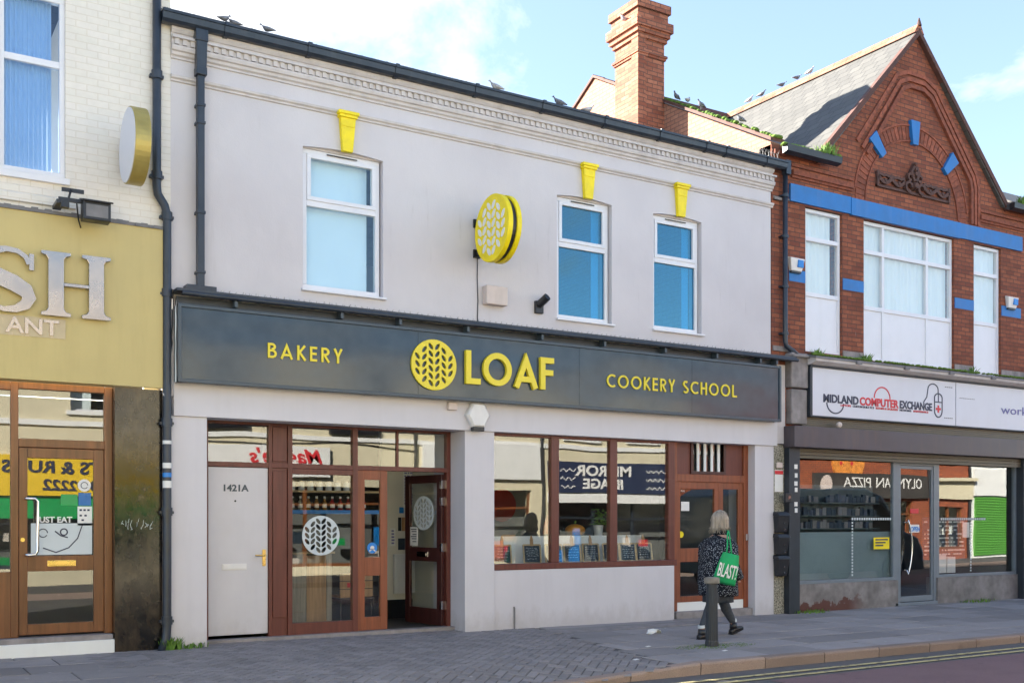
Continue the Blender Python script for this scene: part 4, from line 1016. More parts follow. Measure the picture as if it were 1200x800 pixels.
m_ = MB(); m_.cyl((2.14,ys+0.004,1.88),(2.14,ys,1.88),0.068,24); lab(m_.build('sticker','paper',dr),'round white sticker'); m_ = MB(); m_.ribbon(arc(2.14,1.88,0.035,0,330,16),0.007,ys-0.003,ys,False); m_.build('emblem','ink',dr)
stick(2.08,1.66,0.13,0.14,'blue','blue green square sticker'); stick(2.07,1.44,0.15,0.21,'paper','white notice sticker'); stick(1.90,1.66,0.17,0.12,'green_ink','small green sticker')
m_ = MB()
for i,(a,b) in enumerate(((2.09,1.60),(2.13,1.60),(2.17,1.60),(2.09,1.54),(2.14,1.54),(2.11,1.49))): m_.box(a,a+0.025,ys-0.002,ys,b,b+0.02)
m_.build('emblem','ink',dr)
stick(1.60,1.125,0.62,0.34,'vinyl_white','frosted film across the lower part of the upper pane')
text('JUST EAT', 0.06, 1.66, ys-0.002, 1.475, 0.004, 'paper', dr, bold=0.03)
m_ = MB(); m_.ribbon([(1.84,1.38),(1.90,1.33),(1.97,1.31)],0.014,ys-0.003,ys-0.0005); m_.ribbon(arc(1.93,1.37,0.035,0,360,14)[:-1],0.014,ys-0.003,ys-0.0005,True); m_.ribbon([(2.12,1.45),(2.07,1.3),(1.98,1.2),(1.85,1.15),(1.72,1.2)],0.012,ys-0.003,ys-0.0005); m_.ribbon(arc(1.72,1.36,0.045,0,330,12),0.010,ys-0.003,ys-0.0005); m_.build('line_drawing','ink',dr)
MB().box(-1.2,2.425,-0.02,0.24,-0.02,0.19).build('step','white_render',cr,bevel=0.006)
MB().box(-1.2,2.415,0.01,0.22,0.19,0.247).build('threshold','stone_grey',cr,bevel=0.004)
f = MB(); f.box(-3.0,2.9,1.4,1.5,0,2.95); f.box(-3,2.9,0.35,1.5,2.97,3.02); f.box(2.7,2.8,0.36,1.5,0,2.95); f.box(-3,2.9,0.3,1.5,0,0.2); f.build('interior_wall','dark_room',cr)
MB().box(-4.5,-1.2,0.0,0.3,0,2.97).build('pilaster','marble',cr)
# gold fascia sign
gs = thing('shop_sign', 'gold restaurant fascia sign with large raised steel serif letters', 'sign')
MB().box(-4.5, 2.965, -0.075, -0.013, 2.975, 4.745).build('panel', 'gold_panel', gs)
def serif_H(x, z, w_, h, y0, y1):
    m_ = MB(); st = 0.155; s_ = 0.035
    for a in (x+0.07, x+w_-0.07-st):
        m_.plate([(a-0.07,z),(a+st+0.07,z),(a+st+0.07,z+s_),(a+st+0.02,z+s_+0.015),(a+st,z+s_+0.05),(a+st,z+h-s_-0.05),(a+st+0.02,z+h-s_-0.015),(a+st+0.07,z+h-s_),(a+st+0.07,z+h),(a-0.07,z+h),(a-0.07,z+h-s_),(a-0.02,z+h-s_-0.015),(a,z+h-s_-0.05),(a,z+s_+0.05),(a-0.02,z+s_+0.015),(a-0.07,z+s_)],[],y0,y1)
    m_.box(x+0.07+st, x+w_-0.07-st, y0+0.001, y1, z+h/2-0.02, z+h/2+0.02)
    return m_
serif_H(1.66,3.66,0.70,0.68,-0.15,-0.115).build('letter','steel',gs,bevel=0.006)
# S with swelling stroke
def S_pts(x, z, w_, h):
    P = [(0.93,0.78),(0.86,0.90),(0.70,0.98),(0.48,1.0),(0.26,0.96),(0.10,0.86),(0.06,0.73),(0.14,0.61),(0.35,0.52),(0.62,0.44),(0.86,0.33),(0.93,0.21),(0.85,0.09),(0.66,0.01),(0.42,-0.01),(0.20,0.05),(0.08,0.17),(0.05,0.27)]
    return [(x+a*w_, z+b*h) for a,b in P], [0.05,0.05,0.05,0.055,0.08,0.12,0.145,0.16,0.17,0.17,0.155,0.135,0.11,0.075,0.05,0.05,0.055,0.06]
P, W = S_pts(1.10, 3.69, 0.48, 0.62); m_ = MB(); L=[];Rr=[]
for i in range(len(P)):
    a=Vector(P[max(i-1,0)]); b=Vector(P[min(i+1,len(P)-1)]); d=(b-a).normalized(); n_=Vector((-d.y,d.x)); p=Vector(P[i]); L.append(p+n_*W[i]/2); Rr.append(p-n_*W[i]/2)
n=len(P); vs=[(p.x,-0.15,p.y) for p in L]+[(p.x,-0.15,p.y) for p in Rr]+[(p.x,-0.115,p.y) for p in L]+[(p.x,-0.115,p.y) for p in Rr]; fs=[]
for i in range(n-1): fs+=[(i,n+i,n+i+1,i+1),(2*n+i,2*n+i+1,3*n+i+1,3*n+i),(i,i+1,2*n+i+1,2*n+i),(n+i,3*n+i,3*n+i+1,n+i+1)]
fs+=[(0,2*n,3*n,n),(n-1,2*n-1,4*n-1,3*n-1)]; m_.add(vs,fs); m_.box(P[0][0]-0.0,P[0][0]+0.045,-0.149,-0.115,P[0][1]-0.06,P[0][1]+0.11); m_.box(P[-1][0]-0.04,P[-1][0]+0.01,-0.149,-0.115,P[-1][1]-0.12,P[-1][1]+0.04); m_.build('letter','steel',gs)
m_ = MB(); m_.box(0.7,1.91,-0.082,-0.076,3.43,3.64); M['clear_strip'] = plain('clear_strip_over_gold',(0.50,0.40,0.24),0.25,0.08,6,0); lab(m_.build('backing_plate','clear_strip',gs),'clear strip behind the small letters')
text('ANT', 0.155, 1.33, -0.09, 3.46, 0.014, 'steel', gs, 'lettering', bold=0.02, xs=1.12)
for x, z in ((2.2,4.33),(1.9,4.4),(2.6,4.2),(2.58,3.9)): pass
# round side sign
rs = thing('projecting_sign', 'round white faced sign with a gold rim on the cream brick wall', 'sign')
def rdisc(x0, x1, r, cyy, czz, n=48): return [[(xx, cyy+r*math.cos(2*PI*i/n), czz+r*math.sin(2*PI*i/n)) for i in range(n)] for xx in (x0, x1)]
MB().loft(rdisc(2.46,2.62,0.40,-0.5,5.48), smooth=False).build('rim','gold_metal',rs,bevel=0.006)
MB().loft(rdisc(2.452,2.46,0.385,-0.5,5.48), smooth=False).build('face_panel','sign_white',rs)
m_ = MB(); m_.box(2.50,2.54,-0.14,-0.01,5.55,5.60); m_.box(2.50,2.54,-0.14,-0.01,5.36,5.41); split(m_.build('bracket','black',rs))
fl = thing('floodlight', 'black floodlight on an arm at the top of the gold sign', 'floodlight')
m_ = MB(); m_.box(2.03,2.31,-0.42,-0.26,4.66,4.86); m_.hexa([(2.02,-.46,4.84),(2.33,-.46,4.84),(2.33,-.24,4.90),(2.02,-.24,4.90)],[(2.02,-.46,4.86),(2.33,-.46,4.86),(2.33,-.24,4.92),(2.02,-.24,4.92)]); m_.build('housing','black',fl,bevel=0.01)
m_ = MB(); m_.box(2.06,2.28,-0.426,-0.42,4.69,4.82); m_.build('lens','lead',fl)
m_ = MB(); m_.box(1.80,2.05,-0.36,-0.33,4.83,4.87); m_.box(1.78,1.86,-0.37,-0.08,4.80,4.84); m_.box(1.84,2.06,-0.30,-0.28,4.95,4.99); m_.tube([(1.93,-.3,4.97),(1.90,-.32,4.86)],0.012,6); m_.box(1.82,1.90,-0.39,-0.32,4.76,4.82); m_.tube([(1.98,-.33,4.85),(2.02,-.2,4.70),(2.06,-.1,4.64)],0.008,6); m_.build('arm','black',fl)

# ------------------------------------------------------------------ red brick building with gable
br = thing('brick_building', 'red brick gabled building with blue painted bands and a tall chimney', 'building')
BX = 12.42
W3 = [(13.18,14.05,4.25,6.60),(14.58,17.0,4.22,6.60),(17.57,18.39,4.20,6.60)]
MB().plate([(BX,2.9),(19.35,2.9),(19.35,7.48),(18.45,7.52),(15.93,10.06),(13.55,7.55),(BX,7.48)], [rect(*w_) for w_ in W3], 0.0, 0.28).build('wall','brick',br)
# party wall facing left
pw = MB(); pw.plate([(0.02,2.9),(9.6,2.9),(9.6,7.5),(4.78,10.2),(0.02,7.52)], [], BX, BX+0.22, 'x'); lab(pw.build('wall','brick_peach',br),'sunlit side wall rising above the bakery roof')
cp = MB()
def along(p, q_, n, f):
    for i in range(n): f(Vector(p).lerp(Vector(q_), i/n), Vector(p).lerp(Vector(q_), (i+1)/n), i)
def copt(a, b, i):
    cp.hexa([(BX-0.04,a.y,a.z),(BX+0.26,a.y,a.z),(BX+0.26,b.y,b.z),(BX-0.04,b.y,b.z)],[(BX-0.04,a.y,a.z+0.06),(BX+0.26,a.y,a.z+0.06),(BX+0.26,b.y,b.z+0.05),(BX-0.04,b.y,b.z+0.05)])
along((0,-0.02,7.53),(0,4.78,10.22),14,copt); along((0,4.78,10.22),(0,9.6,7.52),14,copt); cp.build('coping','tile_coping',br)
# main roof and cross gable roof
rf = MB()
for xa_, xb_, y_ in ((BX+0.22, 13.42, -0.16), (13.42, 18.44, 0.30), (18.44, 19.35, -0.16)):
    zz_ = 7.40 + (y_+0.16)*2.72/4.94
    rf.prism([(y_,zz_),(4.78,10.12),(9.7,7.40),(9.7,7.30),(4.78,10.0),(y_,zz_-0.10)], xa_, xb_)
rf.build('roof','slate_front',br)
rf = MB(); ov = -0.07
rf.add([(13.40,ov,7.43),(15.93,ov,10.14),(15.93,4.9,10.14),(13.40,4.9,7.43),(13.47,ov,7.37),(15.93,ov,10.04),(15.93,4.9,10.04),(13.47,4.9,7.37),(18.46,ov,7.43),(18.46,4.9,7.43),(18.39,ov,7.37),(18.39,4.9,7.37)],
  [(0,1,2,3),(4,7,6,5),(0,4,5,1),(3,2,6,7),(0,3,7,4),(1,8,9,2),(5,6,11,10),(1,5,10,8),(2,9,11,6),(8,10,11,9)]); lab(rf.build('roof','slate',br),'pale slate gable roof')
rg = MB()
for i in range(16):
    y0 = ov-0.01+i*0.31; rg.hexa([(15.80,y0,10.045),(16.06,y0,10.045),(16.06,y0+0.305,10.045),(15.80,y0+0.305,10.045)],[(15.89,y0,10.20),(15.97,y0,10.20),(15.97,y0+0.305,10.20),(15.89,y0+0.305,10.20)])
lab(rg.build('ridge_tiles','brick_pale',br),'pale ridge tiles'); m_ = MB(); m_.cyl((15.93,ov,10.18),(15.93,ov,10.32),0.05,6,0.012); m_.build('finial','terracotta',br)
rg = MB()
for i in range(22):
    x0 = BX+0.22+i*0.31; rg.hexa([(x0,4.66,10.02),(x0+.305,4.66,10.02),(x0+.305,4.90,10.02),(x0,4.90,10.02)],[(x0,4.74,10.20),(x0+.305,4.74,10.20),(x0+.305,4.82,10.20),(x0,4.82,10.20)])
rg.build('ridge_tiles','tile_coping',br)
# verge strips of the gable
vb = MB()
for s_ in (-1, 1):
    a = (15.93+s_*2.56, 7.37); b = (15.93, 10.05); dx, dz = (0.05*s_, 0.05)
    vb.add([(a[0],-0.09,a[1]-.05),(b[0],-0.09,b[1]-.03),(b[0],-0.09,b[1]+.08),(a[0]+.03*s_,-0.09,a[1]+.05),(a[0],0.0,a[1]-.05),(b[0],0.0,b[1]-.03),(b[0],0.0,b[1]+.08),(a[0]+.03*s_,0.0,a[1]+.05)],[(0,1,2,3),(7,6,5,4),(0,4,5,1),(3,2,6,7),(0,3,7,4)])
vb.build('verge','tile_coping',br)
# chimney
ch = MB(); cx0, cx1, cy0, cy1 = 11.83, 12.42, 2.65, 3.33
def blk(o, z0, z1, extra=0.0): ch.box(cx0-o, cx1+o+extra, cy0-o, cy1+o, z0, z1)
blk(0,7.0,10.07); blk(0.025,9.76,9.80); blk(0.045,9.80,9.84); blk(0.04,10.07,10.15); blk(0.08,10.15,10.24); blk(0.12,10.24,10.40); blk(0.05,10.40,10.58); blk(0.09,10.58,10.73)
chn = ch.build('chimney','brick_pale',br); 
cs = MB(); cs.box(cx0-0.03,cx0,cy0-0.03,cy0+0.16,8.0,9.76); cs.box(cx0,cx0+0.14,cy0-0.03,cy0,8.0,9.76); cs.box(cx0-0.03,cx0,cy0-0.03,cy0+0.16,9.84,10.07); cs.box(cx0,cx0+0.14,cy0-0.03,cy0,9.84,10.07)
cs.box(cx0-0.03,cx0,cy0-0.03,cy0+0.16,10.4,10.4); cs.build('corner_strip','brick_pale',chn)
for y in (2.85, 3.15): m_ = MB(); m_.cyl((12.12,y,10.73),(12.12,y,10.78),0.11,16); m_.build('chimney_cap','tile_coping',chn)
# blue bands
m_ = MB(); m_.box(12.80,14.22,-0.045,0.0,6.63,6.91); m_.box(14.22,17.12,-0.055,0.0,6.615,6.90); m_.box(17.12,19.0,-0.045,0.0,6.63,6.90)
lab(m_.build('lintel_band','blue',br),'bright blue painted band over the upper windows')
m_ = MB()
for a,b in ((12.80,13.17),(14.06,14.57),(17.01,17.56),(18.40,19.0)): m_.box(a,b,-0.012,0.0,5.35,5.54)
split(lab(m_.build('brick_band','blue',br),'blue painted block across a brick pier'))
# decorative brick on the gable
vo = MB(); ac = (15.85, 6.90)
for i in range(44):
    a0 = math.radians(180*i/44+0.35); a1 = math.radians(180*(i+1)/44-0.35)
    for r0, r1, dy in ((1.27,1.49,0.012),):
        P = [(ac[0]+r*math.cos(a), -dy, ac[1]+r*math.sin(a)) for r, a in ((r0,a0),(r1,a0),(r1,a1),(r0,a1))]
        vo.hexa(P, [(p[0],0.0,p[2]) for p in P])
M['brick_solid'] = plain('arch_brick', (0.27,0.08,0.045), 0.85, 0.45, 14, 0.6, 60, island=0.6)
vo.build('arch','brick_solid',br)
m_ = MB(); m_.ribbon(arc(ac[0],ac[1],1.245,2,178,40),0.03,-0.025,0.0); m_.ribbon(arc(ac[0],ac[1],1.52,8,172,40),0.03,-0.022,0.0); m_.build('arch_moulding','brick_solid',br)
for a in (46, 90, 134):
    a0, a1 = math.radians(a-4.2), math.radians(a+4.2); P = []
    for r_0, hw in ((1.16,0.075),(1.56,0.115)):
        pass
    c_, s_ = math.cos(math.radians(a)), math.sin(math.radians(a)); t_ = (-s_, c_)
    P = [(ac[0]+r*c_+k*t_[0], -0.07, ac[1]+r*s_+k*t_[1]) for r,k in ((1.18,-0.07),(1.60,-0.12),(1.60,0.12),(1.18,0.07))]
    kk = MB().hexa(P, [(p[0],0.0,p[2]) for p in P]).build('keystone','blue',br,bevel=0.004)
m_ = MB()
raker = [(14.62,7.72),(15.55,9.02),(15.75,9.10),(16.10,9.10),(16.32,9.00),(17.42,7.72),(17.46,7.55),(17.46,6.93)]
m_.ribbon(raker,0.07,-0.055,0.0); m_.ribbon([(14.52,7.80),(15.48,9.12),(15.72,9.22),(16.14,9.22),(16.40,9.10),(17.52,7.80),(17.58,7.60),(17.58,6.93)],0.07,-0.04,0.0)
m_.ribbon([(14.40,7.90),(15.42,9.24),(15.70,9.34),(16.16,9.34),(16.48,9.20),(17.62,7.88),(17.70,7.62),(17.70,6.93)],0.07,-0.025,0.0)
m_.build('raking_moulding','brick_solid',br)
m_ = MB()
for a,b in ((12.85,14.28),(17.72,19.1)):
    m_.box(a,b,-0.03,0,7.02,7.06); m_.box(a,b,-0.06,0,7.06,7.14); m_.box(a,b,-0.03,0,7.20,7.24)
m_.box(12.45,13.5,-0.05,0,7.33,7.40)
split(m_.build('string_course','brick_solid',br))
# carved ornament
m_ = MB(); ox, oz = 15.85, 7.34
m_.box(ox-0.98,ox+0.98,-0.035,0,oz-0.13,oz-0.09); m_.box(ox-0.98,ox-0.93,-0.05,0,oz-0.13,oz+0.13); m_.box(ox+0.93,ox+0.98,-0.05,0,oz-0.13,oz+0.13)
for s_ in (-1,1):
    m_.ribbon([(ox+s_*(0.25+0.7*i/14), oz+0.05-0.09*abs(math.sin(i*PI/7))) for i in range(15)],0.06,-0.05,0.0)
    m_.ribbon([(ox+s_*(0.25+0.7*i/14), oz+0.09+0.012*math.sin(i*2.1)) for i in range(15)],0.05,-0.042,0.0); m_.cyl((ox+s_*.42,0,oz+.0),(ox+s_*.42,-.06,oz+.0),.045,8,.03); m_.cyl((ox+s_*.77,0,oz+.0),(ox+s_*.77,-.06,oz+.0),.045,8,.03)
    m_.ribbon(arc(ox+s_*0.17,oz-0.02,0.08,0,300,12),0.045,-0.07,0.0); m_.ribbon(arc(ox+s_*0.13,oz+0.16,0.055,0,300,12),0.04,-0.065,0.0)
    m_.ribbon([(ox+s_*0.02,oz+0.1),(ox+s_*0.10,oz+0.25),(ox+s_*0.03,oz+0.36)],0.05,-0.07,0.0)
m_.cyl((ox,0,oz+0.02),(ox,-0.10,oz+0.02),0.085,14,0.05); m_.cyl((ox,0,oz+0.22),(ox,-0.10,oz+0.22),0.06,12,0.04); m_.cyl((ox,0,oz+0.40),(ox,-0.08,oz+0.40),0.045,10,0.02); m_.cyl((ox,0,oz+0.31),(ox,-0.09,oz+0.31),0.05,10,0.03)
m_.build('ornament','terracotta',br)
# windows
for i,(w_,vb_,tz,lo) in enumerate(zip(W3,((),(15.13,16.30),()),(6.11,6.08,6.08),(5.20,5.12,5.16))):
    fr = upvc_window(br, w_[0]+0.005, w_[1]-0.005, w_[2], w_[3]-0.005, tz, y=0.045, topfix=False, vbars=vb_, low=lo, glass='glass_soft')
    cu = MB(); x0, x1 = w_[0]+0.06, w_[1]-0.05-(0.1 if i == 0 else 0); n = int((x1-x0)*26)
    for k in range(n):
        a = x0+(x1-x0)*k/n; b = x0+(x1-x0)*(k+1)/n; ya_ = 0.14+0.014*math.sin(k*1.3); yb_ = 0.14+0.014*math.sin((k+1)*1.3)
        cu.add([(a,ya_,lo-.05),(b,yb_,lo-.05),(b,yb_,6.6),(a,ya_,6.6)],[(0,1,2,3)],True)
    lab(cu.build('curtain','blind',fr),'pale net curtain')
m_ = MB(); m_.box(14.06,14.57,-0.015,0.0,4.20,4.33); m_.box(17.01,17.56,-0.015,0.0,4.2,4.33); m_.box(18.40,19.3,-0.015,0,4.2,4.33); split(m_.build('pier_base','stone_grey',br))
m_ = MB(); m_.prism([(-0.16,7.30),(-0.26,7.33),(-0.27,7.43),(-0.15,7.43)],12.50,13.75); m_.prism([(-0.16,7.30),(-0.26,7.33),(-0.27,7.43),(-0.15,7.43)],18.42,19.35); split(m_.build('gutter','black',br))
m_ = MB(); m_.box(12.59,12.69,-0.16,-0.05,7.0,7.22); m_.tube([(12.64,-0.08,7.2),(12.64,-0.08,4.35),(12.66,-0.08,4.28),(12.80,-0.10,4.20),(12.86,-0.12,4.15)],0.040,12)
for z in (6.65,6.0,5.2,4.45): m_.cyl((12.64,-0.08,z),(12.64,-0.08,z+.05),0.05,12); m_.box(12.57,12.71,-0.09,0.0,z+.01,z+.035)
m_.build('downpipe','gutter',br)
m_ = MB(); m_.box(12.45,12.80,-0.02,0,6.63,6.66); m_.box(12.45,12.60,-0.05,-0.02,6.60,6.64); m_.box(12.44,12.82,-0.02,0,4.2,4.28); split(m_.build('wall_strip','stone_grey',br))
# moss and weeds on it
def tuft(x, y, z, n, h, sp, seed, label, cat='weed', mat='leaf', group=None, wide=1.0):
    t = MB(); q = random.Random(seed)
    for i in range(n):
        a = q.uniform(0, 2*PI); r = sp*math.sqrt(q.random()); bx, by = x+r*math.cos(a)*wide, y+r*math.sin(a)*0.6
        hh = h*q.uniform(.4,1.0); lx, ly = q.uniform(-.5,.5)*hh, q.uniform(-.6,.3)*hh; w_ = q.uniform(.004,.011)
        b2 = Vector((math.cos(a+1.2)*w_, math.sin(a+1.2)*w_, 0)); p0 = Vector((bx,by,z)); p1 = p0+Vector((lx*.4,ly*.4,hh*.6)); p2 = p0+Vector((lx,ly,hh))
        t.add([p0-b2, p0+b2, p1+b2*1.4, p1-b2*1.4, p2], [(0,1,2,3),(3,2,4)])
    return tag(t.build('weed', mat), label, cat, group)
def mossrun(pts, n, r, seed, parent, label=None):
    t = MB(); q = random.Random(seed)
    for i in range(n):
        k = q.random()*(len(pts)-1); j = int(k); p = Vector(pts[j]).lerp(Vector(pts[j+1]), k-j); s_ = r*q.uniform(.4,1.3)
        p = p+Vector((q.uniform(-r,r),q.uniform(-r,r)*.6,0)); m5 = 6
        t.loft([[p+Vector((s_*rr_*math.cos(2*PI*a/m5), s_*rr_*math.sin(2*PI*a/m5)*.8, s_*zz)) for a in range(m5)] for rr_, zz in ((1,-.2),(.9,.35),(.35,.65))], smooth=True)
    o = t.build('moss','moss',parent); 
    if label: lab(o,label)
    o['kind'] = 'stuff'
    return o
mossrun([(BX+0.1,3.9,9.78),(BX+0.1,0.0,7.60),(BX+.1,0,7.6)],260,0.05,4,br,'green moss along the sloping coping')
mossrun([(12.5,-0.2,7.43),(13.7,-0.2,7.44)],90,0.05,5,br,'green moss along the eaves')
tuft(13.45,-0.2,7.42,150,0.20,0.20,6,'bright green weed clump in the gutter at the left foot of the gable')
tuft(18.75,-0.2,7.42,110,0.18,0.16,7,'green weed clump in the gutter at the right foot of the gable')

# ---- computer shop below
m_ = MB(); m_.box(12.47,12.69,-0.005,0.3,-0.05,2.70); lab(m_.build('wall','pebble',br),'narrow pebbledashed strip between the shops')
m_ = MB(); m_.box(12.52,12.70,-0.02,0.3,2.72,3.98); m_.build('wall','moulding',br)
m_ = MB(); m_.box(12.72,13.10,-0.14,0.2,3.62,4.18); m_.box(12.74,13.10,-0.12,0.2,3.04,3.60); m_.box(12.70,13.16,-0.20,0.1,4.10,4.15); split(m_.build('corbel','stone_grey',br,bevel=0.02))
m_ = MB(); m_.box(12.69,12.93,-0.12,0.2,-0.05,2.66); m_.box(18.92,19.30,-0.12,0.2,-0.05,2.66); split(m_.build('shopfront_post','black_metal',br,bevel=0.006))
m_ = MB(); m_.box(12.94,15.47,0.0,0.25,-0.05,0.455); m_.box(16.54,18.92,0.0,0.25,-0.05,0.47); split(m_.build('stall_riser','terrazzo',br,bevel=0.006))
m_ = MB()
for a,b in ((12.93,12.975),(15.38,15.47),(15.47,15.545),(16.47,16.54),(16.54,16.62),(18.87,18.92)): m_.box(a,b,0.03,0.10,(0.03 if 15.46<a<16.5 else 0.46),2.62)
m_.box(12.975,15.38,0.031,0.099,0.456,0.51); m_.box(16.62,18.87,0.031,0.099,0.471,0.52); m_.box(15.545,16.47,0.031,0.099,2.46,2.56); m_.box(15.4,16.54,0.0,0.12,0.0,0.055)
sfr = m_.build('shopfront_frame','alu',br,bevel=0.004)
MB().box(12.975,15.38,0.06,0.066,0.51,2.6).build('pane','glass',sfr); MB().box(16.62,18.87,0.06,0.066,0.52,2.6).build('pane','glass',sfr)
dd = MB()
for a,b,c_,d in ((15.55,15.59,0.065,2.455),(16.425,16.465,0.065,2.455),(15.59,16.425,0.065,0.16),(15.59,16.425,2.40,2.455)): dd.box(a,b,0.045,0.09,c_,d)
dr = dd.build('door','alu',br,bevel=0.003); lab(dr,'glass shop door with curved steel pull handle')
MB().box(15.59,16.425,0.062,0.068,0.16,2.40).build('pane','glass',dr)
m_ = MB(); m_.tube([(15.70,0.06,1.46),(15.70,0.0,1.46)]+[(15.70+0.10*math.sin(PI*i/12),-0.03,1.50-0.95*i/12+0.0) for i in range(13)]+[(15.70,0.0,0.62),(15.70,0.06,0.62)],0.014,8); m_.build('handle','chrome',dr)
m_ = MB(); m_.box(15.84,16.10,0.055,0.061,1.28,1.42); nt_ = m_.build('notice','paper',dr); text('OPEN',0.075,15.87,0.053,1.305,0.003,'blue_ink',nt_,bold=0.03,xs=0.85)
m_ = MB(); m_.box(15.86,16.08,0.055,0.061,1.62,1.70); m_.build('notice','red_ink',dr)
dots = MB()
for i in range(17): dots.box(14.35+i*0.060,14.385+i*0.060,0.054,0.059,1.50,1.54)
for i in range(18): dots.box(14.35,14.38,0.054,0.059,1.44-i*0.052,1.47-i*0.052)
lab(dots.build('decal','vinyl_white',sfr),'row of small frosted squares on the left pane')
dots = MB()
for i in range(24): dots.box(16.70+i*0.055,16.73+i*0.055,0.054,0.059,1.50,1.54)
for i in range(18): dots.box(17.55,17.58,0.054,0.059,1.44-i*0.052,1.47-i*0.052)
lab(dots.build('decal','vinyl_white',sfr),'row of small frosted squares on the right pane')
m_ = MB(); m_.box(14.90,15.30,0.054,0.059,1.00,1.20); k_ = m_.build('sticker','yellow',sfr); m_ = MB()
for i in range(3): m_.box(14.94,15.26-0.06*i,0.050,0.0535,1.15-0.05*i,1.175-0.05*i)
m_.build('print','ink',k_)
m_ = MB(); m_.box(13.0,13.09,0.054,0.059,0.62,0.74); m_.build('sticker','paper',sfr)
m_ = MB(); m_.box(17.35,17.55,0.074,0.08,1.18,1.46); m_.build('notice','paper',sfr)
M['teal_dark']=plain('dark_teal_reflection',(0.05,0.075,0.08),0.5,0.1,4,0); M['navy_block']=plain('navy_reflection_block',(0.03,0.05,0.09),0.4,0.2,9,0)
M['teal_reflection'] = plain('grey_teal_reflection',(0.19,0.25,0.27),0.6,0.12,1.0,0.05,40)
sk_ = thing('reflection_rack','made-up dark rows standing for reflected van windows behind the left computer shop pane','rack')  # made-up rows of dark blocks imitate the van windows reflected in the glass
q = random.Random(44)
for z in (1.36,1.58,1.80): MB().box(12.98,15.36,0.30,0.46,z-0.02,z).build('shelf','teal_dark',sk_)
for i,z in enumerate((1.36,1.58,1.80)):
    x = 13.02
    while x < 15.28:
        w_ = q.uniform(.05,.12); h_ = q.uniform(.09,.15)
        if q.random() < 0.88: MB().box(x,x+w_-.008,0.31,0.36,z+.001,z+h_).build('reflection_block',('board_black','navy_block','lead','board_black')[q.randrange(4)],sk_)
        x += w_
# room and painted reflection panels
m_ = MB(); m_.box(12.9,15.45,0.13,0.14,0.51,1.30); lab(m_.build('reflection_panel','teal_reflection',br),'grey green panel painted as the van reflection behind the left pane')  # added panel, its flat grey teal stands for the van body's reflection
m_ = MB(); m_.box(12.98,15.37,0.47,0.49,1.3,2.1); lab(m_.build('reflection_panel','teal_dark',br),'dark panel added behind the made-up reflection rows'); m_ = MB(); m_.box(12.7,19.3,3.0,3.1,0,2.9); m_.box(12.7,19.3,0.3,3.1,2.75,2.85); m_.box(12.6,12.7,0.3,3.1,0,2.8); m_.box(19.2,19.3,0.3,3.1,0,2.8); m_.box(12.7,19.3,0.26,3.1,-0.05,0.05); m_.build('interior_wall','dark_room',br)
m_ = MB()
for i in range(9):
    for j in range(14):
        if R.random() < 0.8: x = 16.75+j*0.085; z = 0.85+i*0.075; m_.box(x, x+R.uniform(.03,.085), 0.44, 0.45, z, z+0.028)
mb_ = MB().box(16.7,17.95,0.45,0.47,0.75,1.55).build('display_board','board_black'); tag(mb_,'dark price board of small white tags behind the right computer shop pane','price board'); m_.build('price_tag','paper',mb_)
for i,(a,h) in enumerate(((16.95,.34),(17.22,.30))):
    tag(MB().box(a,a+0.24,0.3,0.42,0.52,0.52+h).build('computer_case','plastic_white',bevel=0.01), ('taller' if i==0 else 'shorter')+' pale computer case low behind the right shop pane','computer')
# shutter
st = MB(); st.box(12.67,19.40,-0.25,0.0,2.66,3.0); so = st.build('shutter_box','shutter',br,bevel=0.008)
st = MB()
for i in range(3): st.box(12.95,18.92,-0.06,-0.04,2.50+i*0.055,2.548+i*0.055)
split(st.build('roller_slat','roller',so))
st = MB()
for i in range(5): st.prism([(-0.10,3.005+i*.034),(-0.06,3.0+i*.034),(-0.06,3.03+i*.034),(-0.10,3.035+i*.034)],13.0,19.4)
split(st.build('louvre','roller',so))
# shop sign
sg = thing('shop_sign', 'white computer shop sign with a red cross in an outlined mouse', 'sign')
m_ = MB(); m_.box(13.16,16.815,-0.16,-0.10,3.19,3.97); m_.box(16.835,20.2,-0.16,-0.10,3.19,3.97); split(m_.build('panel','sign_white',sg))
m_ = MB(); m_.box(13.10,20.2,-0.19,0.0,3.165,3.19); m_.box(13.10,20.2,-0.19,0.0,3.97,4.00); m_.box(13.10,13.155,-0.18,0.0,3.19,3.97); m_.build('frame','black_metal',sg,bevel=0.004)
x0 = 13.42
def wide(s_, x, z, hgt, target, mt, bold=0.03):
    o = text(s_, hgt, 0, 0, 0, 0.006, mt, sg, bold=bold)
    xs_ = [v.co.x for v in o.data.vertices]; k_ = target/(max(xs_)-min(xs_)); mn = min(xs_)
    for v in o.data.vertices: v.co.x = x+(v.co.x-mn)*k_; v.co.y += -0.164; v.co.z += z
    return o
wide('MIDLAND',13.42,3.425,0.125,0.84,'ink',0.035); wide('COMPUTER',14.29,3.425,0.125,0.98,'red_ink',0.035); wide('EXCHANGE',15.30,3.425,0.125,0.86,'ink',0.035)
wide('LAPTOPS',13.83,3.375,0.032,0.24,'red_ink',0.02); wide('CUSTOM BUILT PCS',14.12,3.375,0.032,0.52,'ink',0.02); wide('REPAIRS & UPGRADES',14.69,3.375,0.032,0.56,'red_ink',0.02); wide('NETWORKS',15.30,3.375,0.032,0.30,'ink',0.02); wide('MAINTENANCE',15.66,3.375,0.032,0.40,'red_ink',0.02)
m_ = MB(); m_.ribbon(arc(13.70,3.42,0.20,180,360,18,0.17),0.022,-0.166,-0.16); m_.ribbon([(15.93,3.56),(16.02,3.66),(16.05,3.80)]+arc(16.19,3.80,0.14,180,0,10,0.10)[1:]+[(16.33,3.74)],0.02,-0.166,-0.16)
